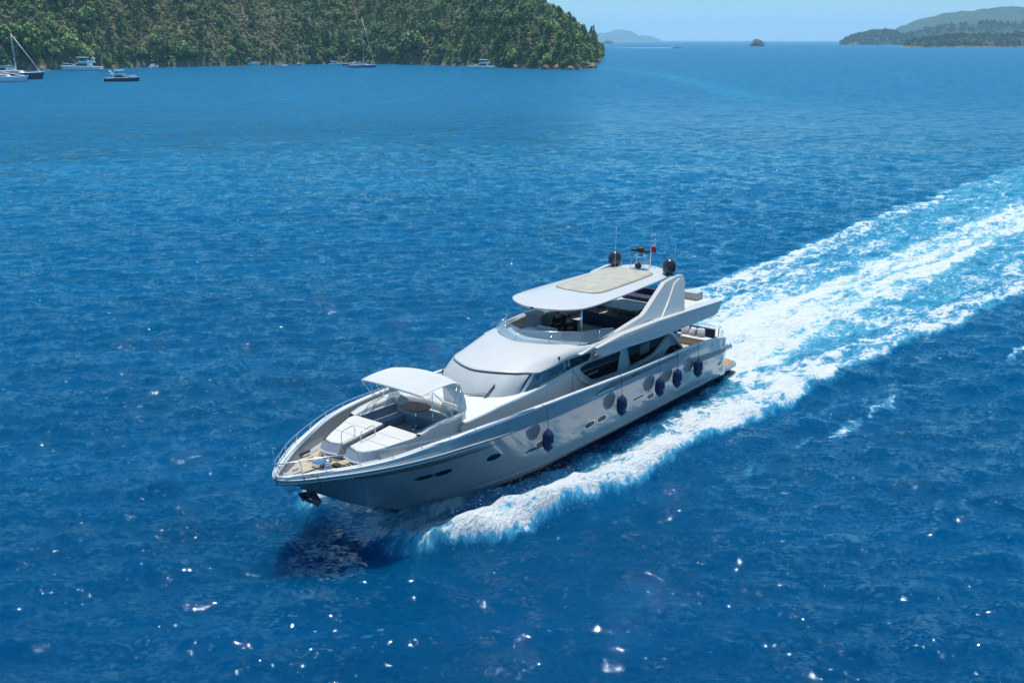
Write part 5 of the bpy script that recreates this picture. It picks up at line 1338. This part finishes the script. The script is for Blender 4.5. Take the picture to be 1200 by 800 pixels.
# ---- boats at anchor
BW = mat('boat_white', (.84, .85, .84), .35, 0, .3, .04, .5); BD = mat('boat_dark_hull', (.02, .035, .07), .25, 0, .6, .1, .5)
BG_ = mat('boat_window', (.012, .02, .03), .08, 0, .6, 0); BS = mat('mast_alloy', (.45, .48, .50), .35, .6, 0, .05); BT = mat('boat_teal_cover', (.08, .30, .38), .7, 0, 0, .1)
BB = mat('boat_blue_hull', (.06, .20, .34), .3, 0, .5, .1); BTK = mat('boat_deck_teak', (.35, .26, .18), .7, 0, 0, .1); BGY = mat('boat_grey', (.30, .33, .36), .5, 0, 0, .1)

def bhull(t, Ln, bm_, fb, m, name='hull', bowr=1.35, x0=None):
    b = B(); G = []
    for u in np.linspace(0, 1, 17):
        x = -Ln/2+u*Ln; hwid = bm_/2*(1-max(0, (u-.45)/.55)**2.4)*(.88+.12*min(1, u*4)); sh = fb*(1+(bowr-1)*u**2); x_top = x + (.04*Ln*u**3)
        row = []
        for q, (yy, zz) in enumerate(((0, -.35), (.62, -.30), (.86, .0), (.97, .5), (1, 1))):
            z = zz*sh if zz > 0 else zz*fb*.6; row.append((x+(x_top-x)*max(zz, 0), hwid*yy, z))
        G.append(row)
    b.grid(G); b.grid([[(p[0], -p[1], p[2]) for p in r] for r in G], flip=True)
    b.grid([[(p[0], p[1]*q, p[2]) for q in (1, 0, -1)] for p in G[0]], smooth=False)
    h = b.build(name, m, t)
    b = B(); b.grid([[(r[-1][0], r[-1][1]*q*.97, r[-1][2]-.04+.05*(1-q*q)) for q in np.linspace(1, -1, 5)] for r in G]); b.build('deck', BW if m is not BTK else BTK, t)
    b = B()
    for sd in (1, -1): b.tube([(r[-1][0], sd*r[-1][1], r[-1][2]+.02) for r in G], .05*Ln/12, 5)
    b.build('gunwale', BW, h)
    return G

def blk_(t, name, m, x0, x1, w0, w1, z0, z1, rake0=0, rake1=0, tin=.12):
    b = B(); V = [(x0, -w0, z0), (x1, -w1, z0), (x1, w1, z0), (x0, w0, z0), (x0+rake0, -w0+tin, z1), (x1-rake1, -w1+tin, z1), (x1-rake1, w1-tin, z1), (x0+rake0, w0-tin, z1)]
    b.add(V, [[0, 3, 2, 1], [4, 5, 6, 7], [0, 1, 5, 4], [1, 2, 6, 5], [2, 3, 7, 6], [3, 0, 4, 7]]); return b.build(name, m, t, bevel=.08)

def cruiser(M, label, Ln, dark=None, fly=True, arch=True, group='boats moored along the wooded shore', top=False):
    t = empty('motor_cruiser', label, 'motorboat', group, M); k = Ln/14.0; B_ = 4.3*k
    bhull(t, Ln, B_, 1.35*k, dark or BW)
    c = blk_(t, 'cabin', BW, -3.6*k, 3.6*k, 1.75*k, 1.05*k, 1.35*k, 2.75*k, .3*k, 2.4*k, .25*k)
    for sd in (1, -1):
        b = B(); b.prism([(-2.8*k, sd*1.78*k, 1.75*k), (2.6*k, sd*1.36*k, 1.75*k), (.9*k, sd*1.42*k, 2.5*k), (-2.4*k, sd*1.62*k, 2.5*k)], (0, sd*.03, 0)); b.build('side_window', BG_, c)
    b = B(); b.prism([(3.3*k, -.95*k, 1.68*k), (3.3*k, .95*k, 1.68*k), (1.6*k, .98*k, 2.62*k), (1.6*k, -.98*k, 2.62*k)], (.05, 0, .05)); b.build('windscreen', BG_, c)
    b = B(); b.tube([(.2*k, -1.9*k, 2.1*k), (3.2*k, -1.6*k, 2.3*k), (6.2*k, -.5*k, 2.55*k), (6.9*k, 0, 2.6*k), (6.2*k, .5*k, 2.55*k), (3.2*k, 1.6*k, 2.3*k), (.2*k, 1.9*k, 2.1*k)], .03*k+.01, 5); b.build('bow_rail', BS, t)
    if fly:
        f = blk_(t, 'flybridge', BW, -4.6*k, .9*k, 1.6*k, 1.25*k, 2.75*k, 3.35*k, 0, .7*k, -.05)
        blk_(t, 'helm_seat', BT if dark is None else BGY, -2.6*k, -1.2*k, 1.0*k, 1.0*k, 3.3*k, 3.85*k)
    if arch:
        b = B(); b.tube([(-4.0*k, -1.55*k, 3.2*k), (-4.6*k, -1.35*k, 4.4*k), (-4.6*k, 1.35*k, 4.4*k), (-4.0*k, 1.55*k, 3.2*k)], .13*k, 6); a = b.build('radar_arch', BW, t)
        b = B(); b.lathe([(0, 0), (.3*k, 0), (.3*k, .2*k), (0, .3*k)], 12, (-4.6*k, 0, 4.45*k)); b.build('radar', BW, a)
    if top:
        blk_(t, 'hardtop', BW, -2.6*k, 1.2*k, 1.4*k, 1.3*k, 4.55*k, 4.72*k)
        b = B()
        for px in (-2.2*k, .8*k):
            for py in (-1.2*k, 1.2*k): b.tube([(px, py, 3.0*k), (px, py, 4.6*k)], .05*k+.01, 5)
        b.build('top_posts', BS, t)
    b = B(); b.box(-Ln/2-1.1*k, -Ln/2, -B_*.42, B_*.42, .35*k, .5*k); b.build('swim_platform', BTK, t)
    return t

def sailboat(M, label, Ln, mast, hullm=BW, boom=True, cabin=True, name='sailing_yacht', group='boats moored along the wooded shore', cat='sailboat'):
    t = empty(name, label, cat, group, M); k = Ln/14.0
    bhull(t, Ln, 4.1*k, 1.25*k, hullm, bowr=1.3)
    if cabin:
        c = blk_(t, 'coachroof', BW, -2.5*k, 3.0*k, 1.2*k, .8*k, 1.25*k, 1.95*k, .2*k, .6*k)
        for sd in (1, -1): b = B(); b.prism([(-2.0*k, sd*1.2*k, 1.45*k), (2.2*k, sd*.88*k, 1.45*k), (2.0*k, sd*.86*k, 1.72*k), (-2.0*k, sd*1.12*k, 1.75*k)], (0, sd*.03, 0)); b.build('side_window', BG_, c)
    b = B(); b.tube([(1.2*k, 0, 1.2*k), (1.2*k, 0, mast*.5), (1.1*k, 0, mast)], [.14*k, .13*k, .08*k], 8); mo = b.build('mast', BS, t)
    for z in (.45, .7): b = B(); b.tube([(1.2*k, -.9*k, mast*z), (1.2*k, .9*k, mast*z)], .045*k, 5); b.build('spreader', BS, mo)
    b = B(); b.tube([(6.7*k, 0, 1.65*k), (1.15*k, 0, mast*.97)], .075*k, 5); b.build('furled_jib', BW, t)
    for p in ((-6.6*k, 0, 1.3*k), (1.0*k, 1.9*k, 1.4*k), (1.0*k, -1.9*k, 1.4*k)):
        b = B(); b.tube([p, (1.12*k, 0, mast*.98)], .022, 4); b.build('stay', BS, t)
    if boom:
        b = B(); b.tube([(1.1*k, 0, 2.7*k), (-4.3*k, 0, 2.75*k)], .10*k, 6); bo = b.build('boom', BS, t)
        b = B(); b.tube([(.9*k, 0, 3.0*k), (-1.5*k, 0, 2.95*k), (-4.1*k, 0, 2.85*k)], [.22*k, .19*k, .12*k], 7); b.build('sail_cover', BT if hullm is BW else BB, bo)
    b = B(); b.grid([[(-2.7*k, y, 2.2*k+.5*k*(1-abs(y)/(1.2*k)*.3)) for y in np.linspace(-1.2*k, 1.2*k, 5)], [(-5.0*k, y, 2.3*k+.45*k*(1-abs(y)/(1.2*k)*.3)) for y in np.linspace(-1.2*k, 1.2*k, 5)]]); b.build('awning', BT if hullm is BW else BW, t, solid=.03)
    return t

def at(px, py, heading):
    """on the water at a pixel, bow pointing to heading (degrees, 0 = photo right, 90 = away)"""
    p = wpt(px, py); return Matrix.Translation((p[0], p[1], 0)) @ Matrix.Rotation(R_(heading), 4, 'Z'), p[1]
SH = 'boats moored along the wooded shore'
M, d = at(143, 95.5, 8); cruiser(M, 'white motor cruiser with navy hull lying apart in front of the left shore', 37/F*d, BD, True, True, None, True)
M, d = at(96, 83.0, 182); cruiser(M, 'large white motor yacht, the longest by the left shore, in front of the green trees', 44/F*d, None, True, True, SH, True)
M, d = at(121, 80, 250); cruiser(M, 'white motorboat seen nearly end-on, tucked behind the stern of the large white yacht', 17/F*d*1.3, BD, True, True, SH)
M, d = at(51, 84.5, -6); cruiser(M, 'small white open-roofed motorboat between the dark sailing yacht and the large motor yacht', 17/F*d, None, False, False, SH, True)
M, d = at(17, 87.5, 6); cruiser(M, 'white flybridge motorboat lying behind the dark-hulled sailing yacht at the far left', 26/F*d, None, True, True, SH)
M, d = at(14, 93.0, 4); sailboat(M, 'dark-hulled sailing yacht with a tall bare mast and slanting forestay at the left edge', 68/F*d, 50/F*d, BD)
M, d = at(0, 96.5, 3); sailboat(M, 'white-hulled sailing boat cut by the left edge of the photo, nearest of the moored boats', 60/F*d, 8/F*d+1.4, BW, False, True)
M, d = at(181, 80, 80); cruiser(M, 'small white boat seen end-on close under the bushes, alone on the bare stretch of shore', 9/F*d*2.0, None, True, False, SH)
M, d = at(293, 76.8, 5); cruiser(M, 'small white cruiser with a flat roof moored at the rocky bend of the shore', 23/F*d, None, False, True, SH, True)
M, d = at(350, 76.8, -82); sailboat(M, 'blue-hulled sailboat seen end-on with a thin mast against dark trees', 7/F*d*2.0, 24/F*d, BB)
M, d = at(394, 76.5, 4); cruiser(M, 'white motor cruiser with a light blue hull side just left of the two-masted pair', 17/F*d, None, True, True, SH)
M, d = at(424, 79.5, 2); sailboat(M, 'sailing yacht with the tallest mast in the middle of the shore, blue-grey hull', 30/F*d, 54/F*d, BB)
M, d = at(410, 77.0, 184); cruiser(M, 'white motorboat lying partly hidden behind the tall-masted sailing yacht', 16/F*d, BD, False, True, SH)
M, d = at(564, 81, 182)
t = cruiser(M, 'white gulet-like motor sailer with an awning deck, farthest right along the shore near the cape', 31/F*d, BW, True, False, SH, True)
kk = 31/F*d/14; b = B(); b.tube([(0, 0, 2.5*kk), (0, 0, 30/F*d)], [.10, .05], 6); b.build('mast', BS, t)
M, d = at(333, 77.5, 5); t = empty('dinghy', 'tiny white inflatable dinghy on the water left of the end-on sailboat', 'dinghy', None, M)
b = B(); b.tube([(-2.4, -.8, .35), (1.2, -.8, .38), (2.3, -.3, .5), (2.5, 0, .55), (2.3, .3, .5), (1.2, .8, .38), (-2.4, .8, .35)], .26, 8); b.build('tube', BW, t)
b = B(); b.box(-2.3, 1.6, -.7, .7, .15, .25); b.build('floor', BGY, t); b = B(); b.box(-2.8, -2.4, -.18, .18, .1, .95, .04); b.build('outboard_motor', BD, t)
M, d = at(793, 56.5, 8); cruiser(M, 'white speedboat running far out on open water with a wake behind it', 13/F*d, BW, True, False, None)
M, d = at(1005, 53, 5); cruiser(M, 'white boat anchored under the trees of the small wooded islet', 11/F*d, BW, True, False, None)
M, d = at(767, 48.6, 90); t = empty('distant_sailboat', 'tiny white sail on the horizon beyond the cape', 'sailboat', None, M)
bhull(t, 24, 6, 2.4, BW); b = B(); b.prism([(-9, 0, 3), (2, 0, 3), (2, 0, 34)], (0, .2, 0)); b.build('sail', BW, t)
# wake of the far speedboat: low ridge of foam on the water
p0 = wpt(788, 56.5); p1 = wpt(712, 56.2); b = B(); G = []
for u in np.linspace(0, 1, 24):
    c = p0*(1-u)+p1*u; w_ = 1.2+7*u; wob = (float(VN(u*9, 2))-.5)*6*u; G.append([(c[0], c[1]+wob-w_, .02), (c[0], c[1]+wob, .45*(1-u)+.06), (c[0], c[1]+wob+w_, .02)])
b.grid(G); o = b.build('speedboat_wake', mat('wake_foam', (.62, .66, .68), .8, 0, 0, .2, .2), None); o['kind'] = 'stuff'

# ---- air
def haze():
    b = B(); b.box(-25500, 25500, -25500, 25500, -8, 420); o = b.build('haze', bpy.data.materials.new('haze_air'), None); o['kind'] = 'stuff'
    m = o.data.materials[0]; m.use_nodes = True; n = m.node_tree; n.nodes.clear(); out = n.nodes.new('ShaderNodeOutputMaterial'); v = n.nodes.new('ShaderNodeVolumePrincipled')
    v.inputs['Color'].default_value = (.55, .84, 1, 1); v.inputs['Density'].default_value = 0.8e-4; v.inputs['Anisotropy'].default_value = .2
    n.links.new(v.outputs[0], out.inputs['Volume'])
haze()
